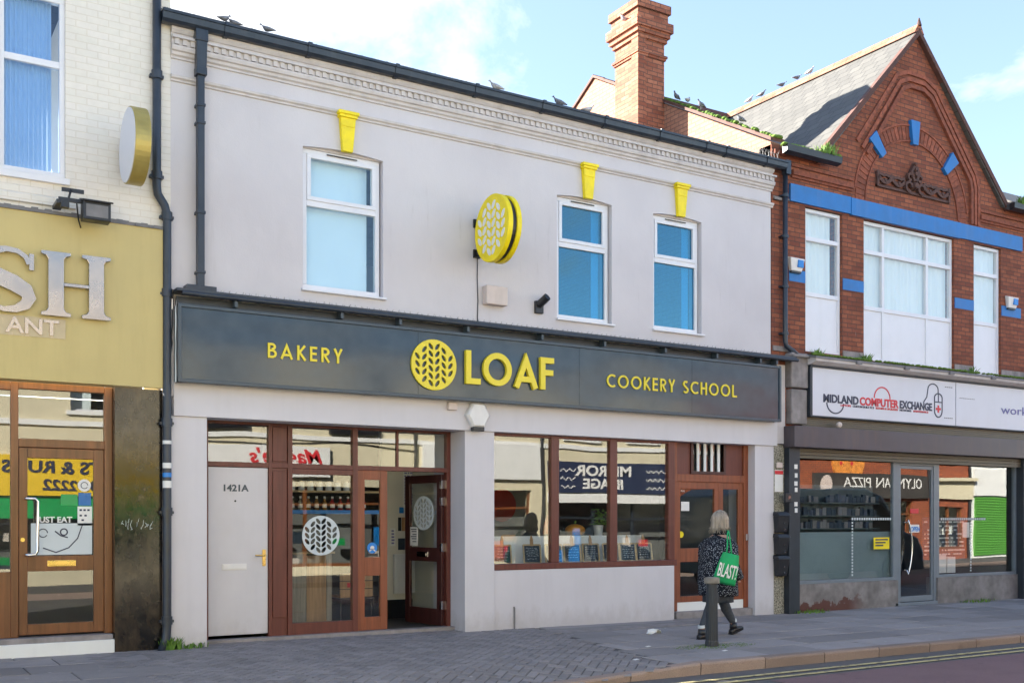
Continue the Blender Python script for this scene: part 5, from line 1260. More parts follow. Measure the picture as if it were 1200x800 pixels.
m_.ribbon([(16.23,3.62),(16.23,3.46)]+arc(16.335,3.44,0.105,180,360,12,0.12)[1:]+[(16.44,3.46),(16.44,3.66)]+arc(16.335,3.66,0.105,0,180,12,0.075)[1:],0.022,-0.1665,-0.16,True); m_.box(16.24,16.43,-0.1655,-0.16,3.575,3.595); m_.box(16.325,16.345,-0.166,-0.16,3.595,3.73); split(m_.build('logo','ink',sg))
m_ = MB(); m_.ribbon(arc(14.85,3.56,0.20,180,0,18,0.19),0.022,-0.166,-0.16); m_.box(16.315,16.355,-0.166,-0.16,3.40,3.53); m_.box(16.27,16.40,-0.1665,-0.16,3.445,3.485); split(m_.build('logo','red_ink',sg))
wide('works',18.15,3.48,0.155,0.95,'lilac_ink',0.0)
m_ = MB()
for i in range(4): m_.box(16.52+i*0.055,16.56+i*0.055,-0.163,-0.16,3.86,3.875)
for i in range(9): m_.box(16.93+i*0.05,16.965+i*0.05,-0.163,-0.16,3.69,3.70)
for i in range(5): m_.box(16.50+i*0.05,16.535+i*0.05,-0.163,-0.16,3.31,3.325)
m_.build('small_print','lead',sg)
lf = MB(); lf.prism([(0.0,4.18),(-0.32,4.10),(-0.32,4.05),(-0.20,4.005),(0.0,4.005)],13.08,19.4); lf.build('canopy','moulding',sg)
lf = MB(); lf.prism([(0.0,4.20),(-0.34,4.12),(-0.34,4.085),(0.0,4.16)],13.05,19.4)
for x in (14.0,15.2,16.4,17.6,18.8): lf.box(x,x+.12,-0.36,-0.2,4.06,4.12)
lf.build('flashing','lead',sg)
mossrun([(13.2,-0.2,4.17),(16.0,-0.22,4.17),(19.3,-0.2,4.17)],320,0.035,8,sg,'moss along the top of the white sign')
for i,(x,la) in enumerate(((13.28,'weed tuft on the sign top at the left corner of the computer shop'),(14.45,'weed tuft on the sign top below the left brick pier'),(17.3,'small weed tuft on the sign top below the second brick pier'),(19.1,'weed tuft on the sign top at the right edge of the photo'))):
    tuft(x,-0.14,4.14,70 if i!=2 else 30,0.16,0.14,20+i,la)
# alarm boxes, post boxes, entry phone, notice
for i,(x,la) in enumerate(((12.92,'white alarm box with a blue panel beside the black pipe on the brick pier'),(18.66,'white alarm box with a blue panel on the far right brick pier'))):
    a = thing('alarm_box',la,'alarm',None,(x,-0.001,5.63)); m_ = MB(); m_.hexa([(-.12,-.06,-.12),(.12,-.06,-.12),(.12,0,-.12),(-.12,0,-.12)],[(-.16,-.09,.08),(.16,-.09,.08),(.16,0,.11),(-.16,0,.11)]); m_.build('cover','plastic_white',a,bevel=0.012)
    m_ = MB(); m_.box(0.0,.12,-.098,-.07,-.06,.055); m_.build('badge','blue_ink',a); m_ = MB(); m_.box(-.11,.11,-.05,-.005,-.15,-.12); m_.build('strobe_light','black',a)
pb = thing('post_box','topmost of the three black letter boxes between the two shops','letter box','black letter boxes on the pebbledashed strip',(12.57,-0.006,1.47))
m_ = MB(); m_.hexa([(-.10,-.09,-.17),(.10,-.09,-.17),(.10,0,-.17),(-.10,0,-.17)],[(-.125,-.12,.10),(.125,-.12,.10),(.125,0,.10),(-.125,0,.10)]); m_.build('body','black',pb,bevel=0.012)
m_ = MB(); m_.hexa([(-.135,-.14,.10),(.135,-.14,.10),(.135,0,.10),(-.135,0,.10)],[(-.125,-.10,.155),(.125,-.10,.155),(.125,0,.165),(-.125,0,.165)]); m_.build('lid','black',pb,bevel=0.01)
m_ = MB(); m_.cyl((0.01,-.108,-.02),(0.01,-.12,-.02),0.011,10); m_.cyl((0.02,-.098,-.12),(0.02,-.112,-.12),0.018,12); m_.build('lock','chrome',pb)
for z,la in ((1.12,'middle of the three black letter boxes between the two shops'),(0.78,'lowest of the three black letter boxes between the two shops')):
    o = copy_tree(pb); o.location = (12.57,-0.006,z); o['label'] = la
ep = thing('entry_phone','small black entry phone above the letter boxes','entry phone'); m_ = MB(); m_.box(12.56,12.70,-0.17,-0.125,1.78,1.93); m_.build('case','black',ep,bevel=0.008); MB().cyl((12.64,-0.172,1.86),(12.64,-0.168,1.86),0.03,12).build('button','chrome',ep)
no = MB().box(12.48,12.66,-0.012,-0.006,1.95,2.30).build('wall_notice','paper'); tag(no,'white notice with a red top on the pebbledashed strip','notice'); MB().box(12.48,12.66,-0.014,-0.0125,2.23,2.29).build('header','red_ink',no)
m_ = MB(); m_.box(12.51,12.63,-0.04,-0.006,2.33,2.42); tag(m_.build('junction_box','plastic_cream',bevel=0.01),'little cream box above the notice on the pebbledashed strip','junction box')
m_ = MB()
for i,z in enumerate((2.32,2.18,2.05,1.95,1.72,1.62)): m_.box(12.80+0.01*(i%2),12.87,-0.124,-0.121,z,z+0.07)
m_.build('sticker','paper',br); [split(o) for o in [kids(br)[-1]] if 0]
# bulb on shutter
m_ = MB(); 
m_.loft([[(13.75+0.05*math.sin(p)*math.cos(2*PI*i/12),-0.20+0.05*math.sin(p)*math.sin(2*PI*i/12),3.06-0.05*math.cos(p)) for i in range(12)] for p in [0.05+3.04*k/6 for k in range(7)]]); tag(m_.build('lamp_globe','plastic_cream'),'small cream globe lamp on top of the shutter box','lamp')
# next house beyond the frame
nb = thing('brick_building','plain red brick terrace continuing to the right of the gable','building')
MB().plate(rect(19.36,30.0,-0.05,7.4),[rect(20.2,21.2,4.3,6.3),rect(23.5,24.5,4.3,6.3),rect(20.0,23.0,0.5,2.6)],0.01,0.3).build('wall','brick',nb)
upvc_window(nb,20.2,21.2,4.3,6.3,5.5,topfix=False); upvc_window(nb,23.5,24.5,4.3,6.3,5.5,topfix=False); MB().box(20.0,23.0,0.1,0.106,0.5,2.6).build('pane','glass',nb); MB().box(20,30,2.5,2.6,0,7).build('interior_wall','dark_room',nb)
rf = MB(); rf.prism([(-0.3,7.38),(4.78,10.1),(9.7,7.38),(9.7,7.3),(4.78,10.0),(-0.3,7.28)],19.36,30.0); rf.build('roof','slate_front',nb)
# ------------------------------------------------------------------ opposite side of the street
OY = -13.6
def far_building(name, label, x0, x1, h, mat, wins, shop=None, roofh=1.2):
    b = thing(name, label, 'building')
    holes = [rect(a, a+w, z, z+hh) for a, w, z, hh in wins]
    # shop opening
    if shop: holes.append(rect(*shop))
    m_ = MB(); m_.plate(rect(x0, x1, -0.05, h), holes, OY, OY-0.3); m_.build('wall', mat, b)
    MB().box(x0, x1, OY-4.2, OY-4.0, 0, h).build('wall', mat, b)
    MB().box(x0+0.02, x1-0.02, OY-1.1, OY-1.0, 0, h-0.2).build('interior_wall', 'grey_room', b)
    if shop:
        a, b2, z0_, z1_ = shop; qf = random.Random(int(x0*7)); f = MB(); k = max(2, int((b2-a)/1.3))
        for i in range(k+1): xx = a+(b2-a)*i/k; f.box(xx-.04,xx+.04,OY-.2,OY-.1,z0_,z1_)
        f.box(a,b2,OY-.19,OY-.11,z1_-.5,z1_-.44); f.box(a,b2,OY-.19,OY-.11,z0_,z0_+.08)
        sfm = f.build('shopfront_frame', ('upvc','wood_brown','black_metal')[qf.randrange(3)], b)
        MB().box(a,b2,OY-.155,OY-.15,z0_,z1_).build('pane','glass_soft',sfm)
        for i in range(int((b2-a)*2)):
            xx = a+.1+qf.random()*(b2-a-.5); zz = z0_+qf.choice((0.0,0.0,.55,.6))*1.0
            MB().box(xx,xx+qf.uniform(.1,.4),OY-.6,OY-.4,zz,zz+qf.uniform(.15,.6)).build('display_item',('paper','red_ink','plank_warm','blue_ink','plastic_cream','green_ink','board_black','orange')[qf.randrange(8)],b)
    MB().box(x0,x1,OY,OY+.06,3.62,3.74).build('string_course','white_paint',b)
    f = MB(); f.cyl((x1-.12,OY+.06,0),(x1-.12,OY+.06,h-.1),.045,8); f.build('downpipe','black',b)
    for a, w, z, hh in wins:
        f = MB(); y = OY-0.12
        for c in ((a,a+w,z,z+.06),(a,a+w,z+hh-.06,z+hh),(a,a+.06,z+.06,z+hh-.06),(a+w-.06,a+w,z+.06,z+hh-.06),(a+.06,a+w-.06,z+hh*.55,z+hh*.55+.06)): f.box(c[0],c[1],y-.06,y,c[2],c[3])
        fr = f.build('window','upvc',b); MB().box(a+.06,a+w-.06,y-.035,y-.03,z+.06,z+hh-.06).build('pane','glass_soft',fr)
        MB().box(a-.1,a+w+.1,OY-.1,OY+.08,z-.1,z).build('sill','white_paint',fr); MB().box(a-.1,a+w+.1,OY,OY+.05,z+hh,z+hh+.16).build('lintel','white_paint',fr)
        MB().box(a+.06,a+w*.4,OY-.3,OY-.29,z,z+hh).build('curtain','blind',fr)
    r = MB(); y0 = OY+0.25; r.add([(x0,y0,h),(x1,y0,h),(x1,OY-4.3,h+roofh),(x0,OY-4.3,h+roofh),(x0,y0,h-.12),(x1,y0,h-.12),(x1,OY-4.3,h),(x0,OY-4.3,h)],[(0,1,2,3),(4,7,6,5),(0,4,5,1),(2,6,7,3),(0,3,7,4),(1,5,6,2)]); r.build('roof','slate_front',b)
    MB().box(x0,x1,OY,OY+.12,h-.35,h-.12).build('cornice','white_paint',b)
    return b
F1 = far_building('shop_building','cream rendered shop opposite with a yellow carpet shop sign',-8.0,6.5,6.0,'cream_render',[(1.0,1.2,4.0,1.5),(4.2,1.2,4.0,1.5),(-3.0,1.2,4.0,1.5)],(-1.0,6.0,0.4,1.9))
F2 = far_building('shop_building','pale cream shop opposite with a red script sign and dark window sills',6.52,13.4,6.1,'cream_render',[(7.2,1.1,4.1,1.4),(10.9,1.2,4.1,1.4)],(7.0,13.2,0.25,2.4))
F3 = far_building('shop_building','white shop opposite with plain white fascia and tall windows',13.42,17.25,6.2,'cream_render',[(14.3,1.1,4.2,1.4)],(13.6,16.75,0.3,2.35))
F4 = far_building('shop_building','cream salon building opposite with a dark two line sign',17.27,22.4,6.1,'cream_render',[(18.0,1.1,3.95,1.5),(20.3,1.1,3.95,1.5)],(17.45,22.2,0.12,2.0))
F5 = far_building('shop_building','orange brick takeaway building opposite with a dark pizza sign',22.42,34.6,6.3,'brick_orange',[(23.6,1.1,4.1,1.5),(26.6,1.1,4.1,1.5),(33.0,1.0,3.6,1.5)],(24.5,33.5,0.4,2.2))
F6 = far_building('shop_building','orange brick shop opposite with a cream cornice sign',34.62,36.9,6.3,'brick_orange',[(35.2,1.0,4.1,1.5)],(34.9,36.6,0.4,2.0))
F7 = far_building('shop_building','white shop opposite with a bright green shutter',36.92,46.0,6.3,'white_render',[(38.0,1.2,4.1,1.5),(42.0,1.2,4.1,1.5)],None)
fy = OY+0.14
def fsign(name, label, x0, x1, z0, z1, mat):
    s = thing(name, label, 'sign'); MB().box(x0,x1,OY,fy,z0,z1).build('panel',mat,s); return s
M['sunyellow'] = plain('carpet_sign_yellow',(0.75,0.50,0.02),0.5,0.03,3,0); M['navy'] = plain('navy_sign',(0.02,0.03,0.07),0.5,0.1,3,0); M['brightgreen']=plain('bright_green_shutter',(0.09,0.30,0.045),0.5,0.08,3,0)
s = fsign('shop_sign','yellow carpet shop sign across the street with black lettering',-1.0,6.3,2.05,2.95,'sunyellow')
text('CARPETS & RUGS',0.27,6.15,fy+0.01,2.55,0.01,'ink',s,bold=0.03,flip=True,xs=1.12); text('0121 433 2222',0.22,5.8,fy+0.01,2.17,0.01,'ink',s,bold=0.03,flip=True,xs=1.15)
MB().box(-1.0,6.3,OY,OY+0.06,1.55,2.04).build('lower_panel','green_ink',s)
s = fsign('shop_sign','white shop sign across the street with red script lettering',6.9,10.7,2.62,3.42,'white_render')
text("Maggie's",0.36,10.5,fy+0.01,2.97,0.01,'red_ink',s,bold=0.02,flip=True,shear=0.3,xs=1.1)
a_ = thing('awning','red and white striped awning strip across the street','awning')
for i in range(10): MB().box(6.9+i*0.17,6.985+i*0.17,OY+.02,OY+.35,2.38,2.54).build('stripe','red_ink',a_)
MB().box(6.9,8.6,OY+.01,OY+.34,2.36,2.52).build('cloth','white_paint',a_)
for i,x in enumerate((7.0,10.7)):
    tag(MB().box(x,x+1.5,OY+.02,OY+.16,3.82,3.98).build('window_ledge','black',bevel=0.01),('dark ledge under the first upper window opposite' if i==0 else 'dark ledge under the second upper window opposite'),'window ledge')
m_ = MB(); m_.tube([(6.6,OY+.03,3.55),(9,OY+.03,3.45),(11,OY+.03,3.6),(13.3,OY+.03,3.42)],0.018,6); tag(m_.build('cable','cable'),'black cable drooping along the cream wall opposite','cable')
s = fsign('shop_sign','blank white fascia board across the street',13.5,17.0,2.65,3.65,'white_render')
s = fsign('shop_sign','dark salon sign across the street with pale two line lettering',17.35,22.1,2.32,3.25,'navy')
text('MIRROR',0.30,20.35,fy+0.01,2.85,0.01,'chalk' if False else 'paper',s,bold=0.03,flip=True,xs=1.35); text('IMAGE',0.30,20.05,fy+0.01,2.45,0.01,'paper',s,bold=0.03,flip=True,xs=1.25)
m_ = MB()
for k in range(3):
    m_.ribbon([(21.7-i*0.06, 2.5+0.25*k+0.05*math.sin(i*1.9+k)) for i in range(14)],0.022,fy,fy+0.01)
    m_.ribbon([(18.2-i*0.06, 2.5+0.25*k+0.05*math.sin(i*1.9+k)) for i in range(9)],0.022,fy,fy+0.01)
m_.build('script','paper',s)
MB().box(17.3,22.2,OY,OY+.22,2.0,2.28).build('blind_box','white_paint',s)
s = fsign('shop_sign','dark brown pizza shop sign across the street with cream capitals',28.2,34.3,2.3,3.15,'dark_room')
text('OLYMPIAN PIZZA',0.36,33.9,fy+0.01,2.65,0.01,'paper',s,bold=0.0,flip=True,xs=1.02)
MB().cyl((28.75,fy,2.75),(28.75,fy+.01,2.75),0.32,24).build('emblem','plastic_cream',s)
s = thing('picture_sign','round orange pizza picture above the pizza sign across the street','sign')
M['pizza']=plain('pizza_print',(0.70,0.26,0.05),0.6,0.35,9,0)
m_=MB(); m_.cyl((30.0,OY,3.62),(30.0,OY+.1,3.62),0.85,32); m_.build('panel','pizza',s)
for i in range(7): MB().cyl((29.6+0.13*i,OY+.1,3.5+0.2*((i*3)%4)),(29.6+0.13*i,OY+.11,3.5+0.2*((i*3)%4)),0.07,12).build('topping','black' if i%2 else 'red_ink',s)
s = fsign('shop_sign','cream cornice sign on the narrow brick shop opposite',34.7,36.85,2.3,3.0,'cream_render'); MB().box(34.65,36.9,OY,OY+.35,3.0,3.12).build('cornice','cream_render',s)
s = fsign('shop_sign','plain white fascia above the green shutter opposite',36.95,40.0,2.45,3.5,'white_render')
m_ = MB()
for i in range(23): m_.prism([(OY,0.1+i*.1),(OY+.05,0.105+i*.1),(OY+.08,.15+i*.1),(OY+.05,.195+i*.1),(OY,0.2+i*.1)],37.1,39.6)
tag(m_.build('roller_shutter','brightgreen'),'bright green roller shutter across the street','shutter')

# ------------------------------------------------------------------ van standing up the road (seen in the shop glass)
v = thing('van','dark blue grey minibus standing in the road seen only in reflection','van',None,(0,0,-0.096))
M['vanpaint'] = plain('blue_grey_car_paint',(0.09,0.14,0.17),0.3,0.03,1,0,coat=0.6)
prof = [(16.6,0.35),(16.55,1.2),(16.75,2.15),(17.1,2.32),(20.9,2.34),(21.35,2.2),(22.15,1.35),(22.75,1.15),(22.95,0.8),(22.95,0.4)]
ws = [17.55,21.85]
bot = [(22.95,0.35)] + [p for w_ in reversed(ws) for p in arc(w_,0.35,0.42,0,180,8)] 
m_ = MB(); m_.plate([*prof, *bot][::-1],[], -5.05,-6.95); m_.build('body','vanpaint',v,bevel=0.05)
for y,n_ in ((-5.04,1),(-6.96,-1)):
    for a,b,c,d in ((16.95,18.35,1.35,2.05),(18.45,19.85,1.35,2.05),(19.95,20.75,1.35,2.05)): MB().box(a,b,y-0.012,y+0.012,c,d).build('window','black',v,bevel=0.01)
    MB().plate([(20.85,1.35),(21.95,1.35),(21.25,2.08),(20.85,2.08)],[],y-0.012,y+0.012).build('window','black',v)
for w_ in ws:
    for y in (-5.08,-6.92):
        s_ = 1 if y > -6 else -1
        t_ = MB(); t_.cyl((w_,y-0.02,0.35),(w_,y-0.22*s_,0.35),0.34,28); wh = t_.build('wheel','cable',v); MB().cyl((w_,y+0.0*s_,0.35),(w_,y-0.03*s_,0.35),0.21,20).build('rim','steel',wh)
for y in (-5.3,-6.7): m_ = MB(); m_.box(22.90,22.97,y-.12,y+.12,0.75,0.95); m_.build('headlight','sign_white',v,bevel=0.01)
m_ = MB(); m_.add([(22.16,-5.15,1.36),(22.16,-6.85,1.36),(21.38,-6.8,2.19),(21.38,-5.2,2.19)],[(0,1,2,3)]); m_.build('windscreen','black',v)

# ------------------------------------------------------------------ bollard
bo = thing('bollard','dark fluted iron bollard with a worn pale cap near the kerb','bollard',None,(8.59,-2.83,pz(8.59,-2.83)))
n = 48; rr = lambda z: 0.082 if z > 0.02 else 0.09
rings = []
for z, r in ((0.0,0.080),(0.05,0.078),(0.07,0.073),(0.68,0.066),(0.70,0.066)):
    rings.append([((r*(1-0.07*(i%4==0)))*math.cos(2*PI*i/n),(r*(1-0.07*(i%4==0)))*math.sin(2*PI*i/n),z) for i in range(n)])
MB().loft(rings, smooth=False).build('post','black_metal',bo)
MB().cyl((0,0,0.70),(0,0,0.745),0.066,24).build('neck','black_metal',bo)
M['capm'] = plain('worn_cap',(0.22,0.20,0.17),0.7,0.35,14,0.3,60,streak=0.4,dirt=(0.06,0.045,0.035))
k = MB(); nn=24; k.loft([[(r*math.cos(2*PI*i/nn),r*math.sin(2*PI*i/nn),z) for i in range(nn)] for r,z in ((0.080,0.735),(0.092,0.745),(0.092,0.785),(0.084,0.805),(0.04,0.812))],smooth=False); k.build('cap','capm',bo)

# ------------------------------------------------------------------ woman walking by
def skin_mesh(name, verts, edges, radii, sub=2):
    me = bpy.data.meshes.new(name); me.from_pydata(verts, edges, []); me.update()
    o = bpy.data.objects.new(name, me); col.objects.link(o)
    bpy.context.view_layer.objects.active = o
    s = o.modifiers.new('s','SKIN'); s.use_smooth_shade = True
    for i, r in enumerate(radii):
        me.skin_vertices[0].data[i].radius = r if isinstance(r, tuple) else (r, r)
        me.skin_vertices[0].data[i].use_root = (i == 0)
    u = o.modifiers.new('u','SUBSURF'); u.levels = sub; u.render_levels = sub
    dg = bpy.context.evaluated_depsgraph_get(); m2 = bpy.data.meshes.new_from_object(o.evaluated_get(dg)); m2.name = name
    bpy.data.objects.remove(o)
    for p in m2.polygons: p.use_smooth = True
    return m2
pr = thing('person','blonde person in a black and white speckled coat and dark leggings walking past','person',None,(9.35,-2.10,pz(9.35,-2.1)),math.radians(6)); pr.scale=(1,1,.965)
V = [(0,0,.84),(0,0,1.0),(.02,0,1.17),(.03,0,1.29),(.04,0,1.37),(.05,0,1.44),
     (.0,-.09,.78),(-.20,-.09,.47),(-.39,-.085,.11),(-.34,-.085,.05),(-.29,-.085,.045),
     (.0,.09,.78),(.20,.09,.48),(.40,.085,.13),(.43,.085,.10),(.47,.085,.10),
     (.04,-.17,1.25),(-.02,-.24,1.02),(.10,-.22,.82),(.16,-.20,.77),(.04,.17,1.25),(.06,.24,1.02),(.17,.21,.84),(.22,.19,.79)]
E_ = [(0,1),(1,2),(2,3),(3,4),(4,5),(0,6),(6,7),(7,8),(8,9),(9,10),(0,11),(11,12),(12,13),(13,14),(14,15),(3,16),(16,17),(17,18),(18,19),(3,20),(20,21),(21,22),(22,23)]
Rd = [.13,.12,(.14,.11),(.12,.09),.055,.055,.095,.062,.036,.024,.02,.095,.062,.036,.024,.02,.06,.048,.032,.03,.06,.048,.032,.03]
me = skin_mesh('body', V, E_, Rd)
bm = bmesh.new(); bm.from_mesh(me)
def ell(bm, c, r, seg=20, ring=14, fn=None):
    g_ = bmesh.ops.create_uvsphere(bm, u_segments=seg, v_segments=ring, radius=1.0)
    for v_ in g_['verts']:
        p = v_.co.copy(); q_ = Vector((p.x*r[0], p.y*r[1], p.z*r[2]))
        if fn: q_ = fn(p, q_)
        v_.co = q_ + Vector(c)
    return g_
def headf(p, q_):
    if p.x > 0.5: q_.x -= 0.012*(p.x-0.5)*2
    if p.x > 0.8 and abs(p.y) < 0.25 and -0.35 < p.z < 0.15: q_.x += 0.022
    if p.z < -0.3: q_.y *= 0.82
    return q_
ell(bm, (.065,0,1.505), (.092,.074,.115), fn=headf)
for s_ in (-1,1): ell(bm, (.065, s_*.075, 1.50), (.018,.012,.03), 10, 8)
for s_ in (-1,1):
    for k in range(4):   # curled fingers
        base = (.20 if s_>0 else .14)+.01*k; ell(bm, (base+.02, s_*.195+.0, .765-.012*k+(.02 if s_>0 else 0)), (.026,.009,.009), 8, 6)
bm.to_mesh(me); bm.free()
for p in me.polygons: p.use_smooth = True
bd = bpy.data.objects.new('body', me); col.objects.link(bd); bd.parent = pr; me.materials.append(M['skin'])
m_ = MB()
for s_ in (-1,1): m_.cyl((.143,s_*.028,1.515),(.153,s_*.028,1.515),0.010,10)
m_.build('eye','ink',pr); m_ = MB(); m_.box(.140,.152,-.022,.022,1.448,1.456); m_.build('mouth','red_ink',pr)
# leggings
def limb(pts, rs, nm, mt, flat=1.0): 
    m_ = MB(); pts2=[];r2=[]
    for i in range(len(pts)-1):
        for k in range(4):
            t=k/4; pts2.append(Vector(pts[i]).lerp(Vector(pts[i+1]),t)); r2.append(rs[i]*(1-t)+rs[i+1]*t+0.0015*math.sin((i*4+k)*2.3))
    pts2.append(Vector(pts[-1])); r2.append(rs[-1]); m_.tube(pts2,r2,16); return m_.build(nm,mt,pr)
limb([(0,-.085,.80),(-.09,-.09,.66),(-.20,-.09,.47),(-.27,-.09,.34),(-.385,-.085,.15)],[.105,.095,.068,.066,.043],'legging','legging')
limb([(.01,.085,.80),(.09,.09,.66),(.20,.09,.48),(.27,.09,.34),(.395,.085,.16)],[.105,.095,.068,.066,.043],'legging','legging')
# sock bands and boots
for (ax,ay,az,tx,tz,pitch) in ((-.39,-.085,.13,1,0,0.0),(.40,.085,.15,1,0,0.28)):
    m_ = MB(); m_.cyl((ax,ay,az+.02),(ax-.006,ay,az+.055),0.047,14,0.046); m_.build('sock','vinyl_white',pr)
    m_ = MB(); rings=[]
    sec = [(0.0,.135,.046,.048),(0.0,.09,.05,.050),(.005,.06,.058,.05)]
    def T(x_,z_): 
        c_,s2=math.cos(pitch),math.sin(pitch); return (ax-.0+x_*c_-z_*s2*0, az-.13+z_+x_*s2)
    for dx_,z_,rx,ry in sec:
        c0=T(dx_,z_); rings.append([(c0[0]+rx*math.cos(2*PI*i/16), ay+ry*math.sin(2*PI*i/16), c0[1]) for i in range(16)])
    m_.loft(rings)
    rings=[]
    for x_,hz,wy in ((-.062,.05,.028),(-.055,.07,.038),(-.02,.085,.042),(.04,.075,.042),(.09,.06,.046),(.14,.05,.044),(.175,.035,.03),(.185,.02,.015)):
        c0=T(x_,0); rings.append([(c0[0], ay+wy*math.cos(2*PI*i/14), c0[1]+max(0.004,hz/2+hz/2*math.sin(2*PI*i/14))) for i in range(14)])
    m_.loft(rings)
    rings=[]
    for x_,wy in ((-.066,.03),(-.05,.042),(.09,.049),(.15,.045),(.186,.022)):
        c0=T(x_,-.006); rings.append([(c0[0],ay-wy,c0[1]),(c0[0],ay+wy,c0[1]),(c0[0],ay+wy,c0[1]+.02),(c0[0],ay-wy,c0[1]+.02)])
    m_.loft(rings,smooth=False); m_.build('boot','boot',pr)
def ringset(secs, n=40, fold=0.0, seed=0, phase=0):
    out_=[]; q_=random.Random(seed)
    for j,(z,cx,cy_,rx,ry) in enumerate(secs):
        out_.append([(cx+rx*(1+fold*math.sin(5*a+phase+z*4)+fold*.6*math.sin(9*a+z*9))*math.cos(a), cy_+ry*(1+fold*math.sin(5*a+phase+z*4)+fold*.6*math.sin(9*a+z*9))*math.sin(a), z) for a in [2*PI*i/n for i in range(n)]])
    return out_
MB().loft(ringset([(.46,.02,0,.20,.19),(.56,.02,0,.20,.19),(.75,.01,0,.17,.18)],fold=.05,phase=1)).build('skirt','legging',pr)
m_ = MB(); m_.loft(ringset([(.545,.02,0,.235,.255),(.60,.02,0,.24,.26),(.72,.01,0,.235,.262),(.86,0,0,.22,.258),(.98,-.01,0,.20,.245),(1.08,-.01,0,.185,.235),(1.17,.0,0,.17,.228),(1.24,.01,0,.15,.215),(1.29,.02,0,.12,.17),(1.325,.035,0,.09,.115),(1.345,.045,0,.078,.088),(1.40,.055,0,.082,.088),(1.42,.06,0,.078,.084)],fold=.022))
ct_ = m_.build('coat','coat',pr)
def sleeve(pts, rs):
    m_ = MB(); P2=[];R2=[]
    for i in range(len(pts)-1):
        for k in range(5):
            t=k/5; P2.append(Vector(pts[i]).lerp(Vector(pts[i+1]),t)); R2.append(rs[i]*(1-t)+rs[i+1]*t+0.003*math.sin((i*5+k)*1.9))
    P2.append(Vector(pts[-1])); R2.append(rs[-1]); m_.tube(P2,R2,16); return m_.build('sleeve','coat',ct_)
sleeve([(.02,-.16,1.27),(.0,-.235,1.18),(-.04,-.27,1.0),(.02,-.27,.90),(.13,-.24,.79)],[.05,.082,.078,.07,.062])
sleeve([(.02,.16,1.27),(.02,.235,1.18),(.04,.27,1.0),(.10,.26,.90),(.20,.21,.80)],[.05,.082,.078,.07,.062])
m_ = MB(); m_.loft(ringset([(1.335,.05,0,.085,.095),(1.375,.05,0,.11,.115),(1.40,.045,0,.115,.12),(1.415,.05,0,.10,.105)],fold=.02)); m_.build('collar','coat',ct_)
# hair : cap plus locks
h_ = MB(); q = random.Random(4)
def hp(th, ph, k=1.0): return Vector((.055+ .112*k*math.sin(ph)*math.cos(th), .094*k*math.sin(ph)*math.sin(th), 1.525+.125*k*math.cos(ph)))
for i in range(190):
    th = math.radians(72 + 216*i/189 + q.uniform(-7,7)); pts=[]; dr_ = q.uniform(-.035,.06)
    kk = q.uniform(.98,1.14)
    for j in range(6): pts.append(hp(th+q.uniform(-.06,.06)+.12*math.sin(j*1.3+i), 0.06+ (PI*0.56)*j/5, kk+.02*math.sin(j*2+i)))
    e = pts[-1]; o_ = Vector((math.cos(th),math.sin(th),0)); 
    pts += [e+Vector((0,0,-.05))+o_*.004, e+Vector((0,0,-.075-dr_))+o_*q.uniform(-.015,.055)]
    h_.tube(pts,[.008,.009,.010,.010,.010,.009,.007,.002],5)
h_.build('hair','hair',pr)
# tote bag on the right shoulder
bg = thing('tote_bag','bright green cotton tote bag with white letters hanging at the hip','bag',None,(9.35,-2.10,pz(9.35,-2.1)),math.radians(6))
a_ = math.radians(-14)
hold = bpy.data.objects.new('bag_body', None); bpy.data.objects.remove(hold)
b_ = MB(); nx, nz = 12, 12; F_=[];B_=[]
for j in range(nz+1):
    for i in range(nx+1):
        u = i/nx; w_ = j/nz; x = -0.14+0.28*u; z = 0.38*w_
        th_ = 0.05*math.sin(PI*u)**.6*(math.sin(PI*min(1,(1-w_)*1.0+.0))**.5 if w_<1 else 0)+0.006
        wr = 0.006*math.sin(9*u+5*w_)+0.004*math.sin(17*u-9*w_)
        x *= (1-0.28*w_**2); F_.append((x,-th_+wr,z+0.012*math.sin(PI*u)*(-1 if j==0 else 0))); B_.append((x,th_*.6+wr,z))
n1=(nx+1)*(nz+1); fs=[]
for j in range(nz):
    for i in range(nx):
        a=j*(nx+1)+i; fs += [(a,a+1,a+nx+2,a+nx+1),(n1+a,n1+a+nx+1,n1+a+nx+2,n1+a+1)]
for j in range(nz): a=j*(nx+1); fs+=[(a,a+nx+1,n1+a+nx+1,n1+a),(a+nx,n1+a+nx,n1+a+2*nx+1,a+2*nx+1)]
for i in range(nx): fs.append((i,n1+i,n1+i+1,i+1))
b_.add(F_+B_,fs,True); bb = b_.build('bag_body','bag',bg); bb.location=(-.21,-.285,.70); bb.rotation_euler=(0.0,math.radians(14),math.radians(-42))
t_ = text('BLAST!',0.165,-0.118,-0.064,0.08,0.006,'white_paint',bb,bold=0.012,xs=0.33)
m_ = MB()
for dx in (-.03,.03): m_.tube([(-.13+dx*1.6,-.30,1.05),(-.10+dx,-.275,1.18),(-.05+dx*.6,-.22,1.31),(.0,-.18,1.345),(.03,-.13,1.35)],0.010,6)
m_.build('strap','bag',bg)

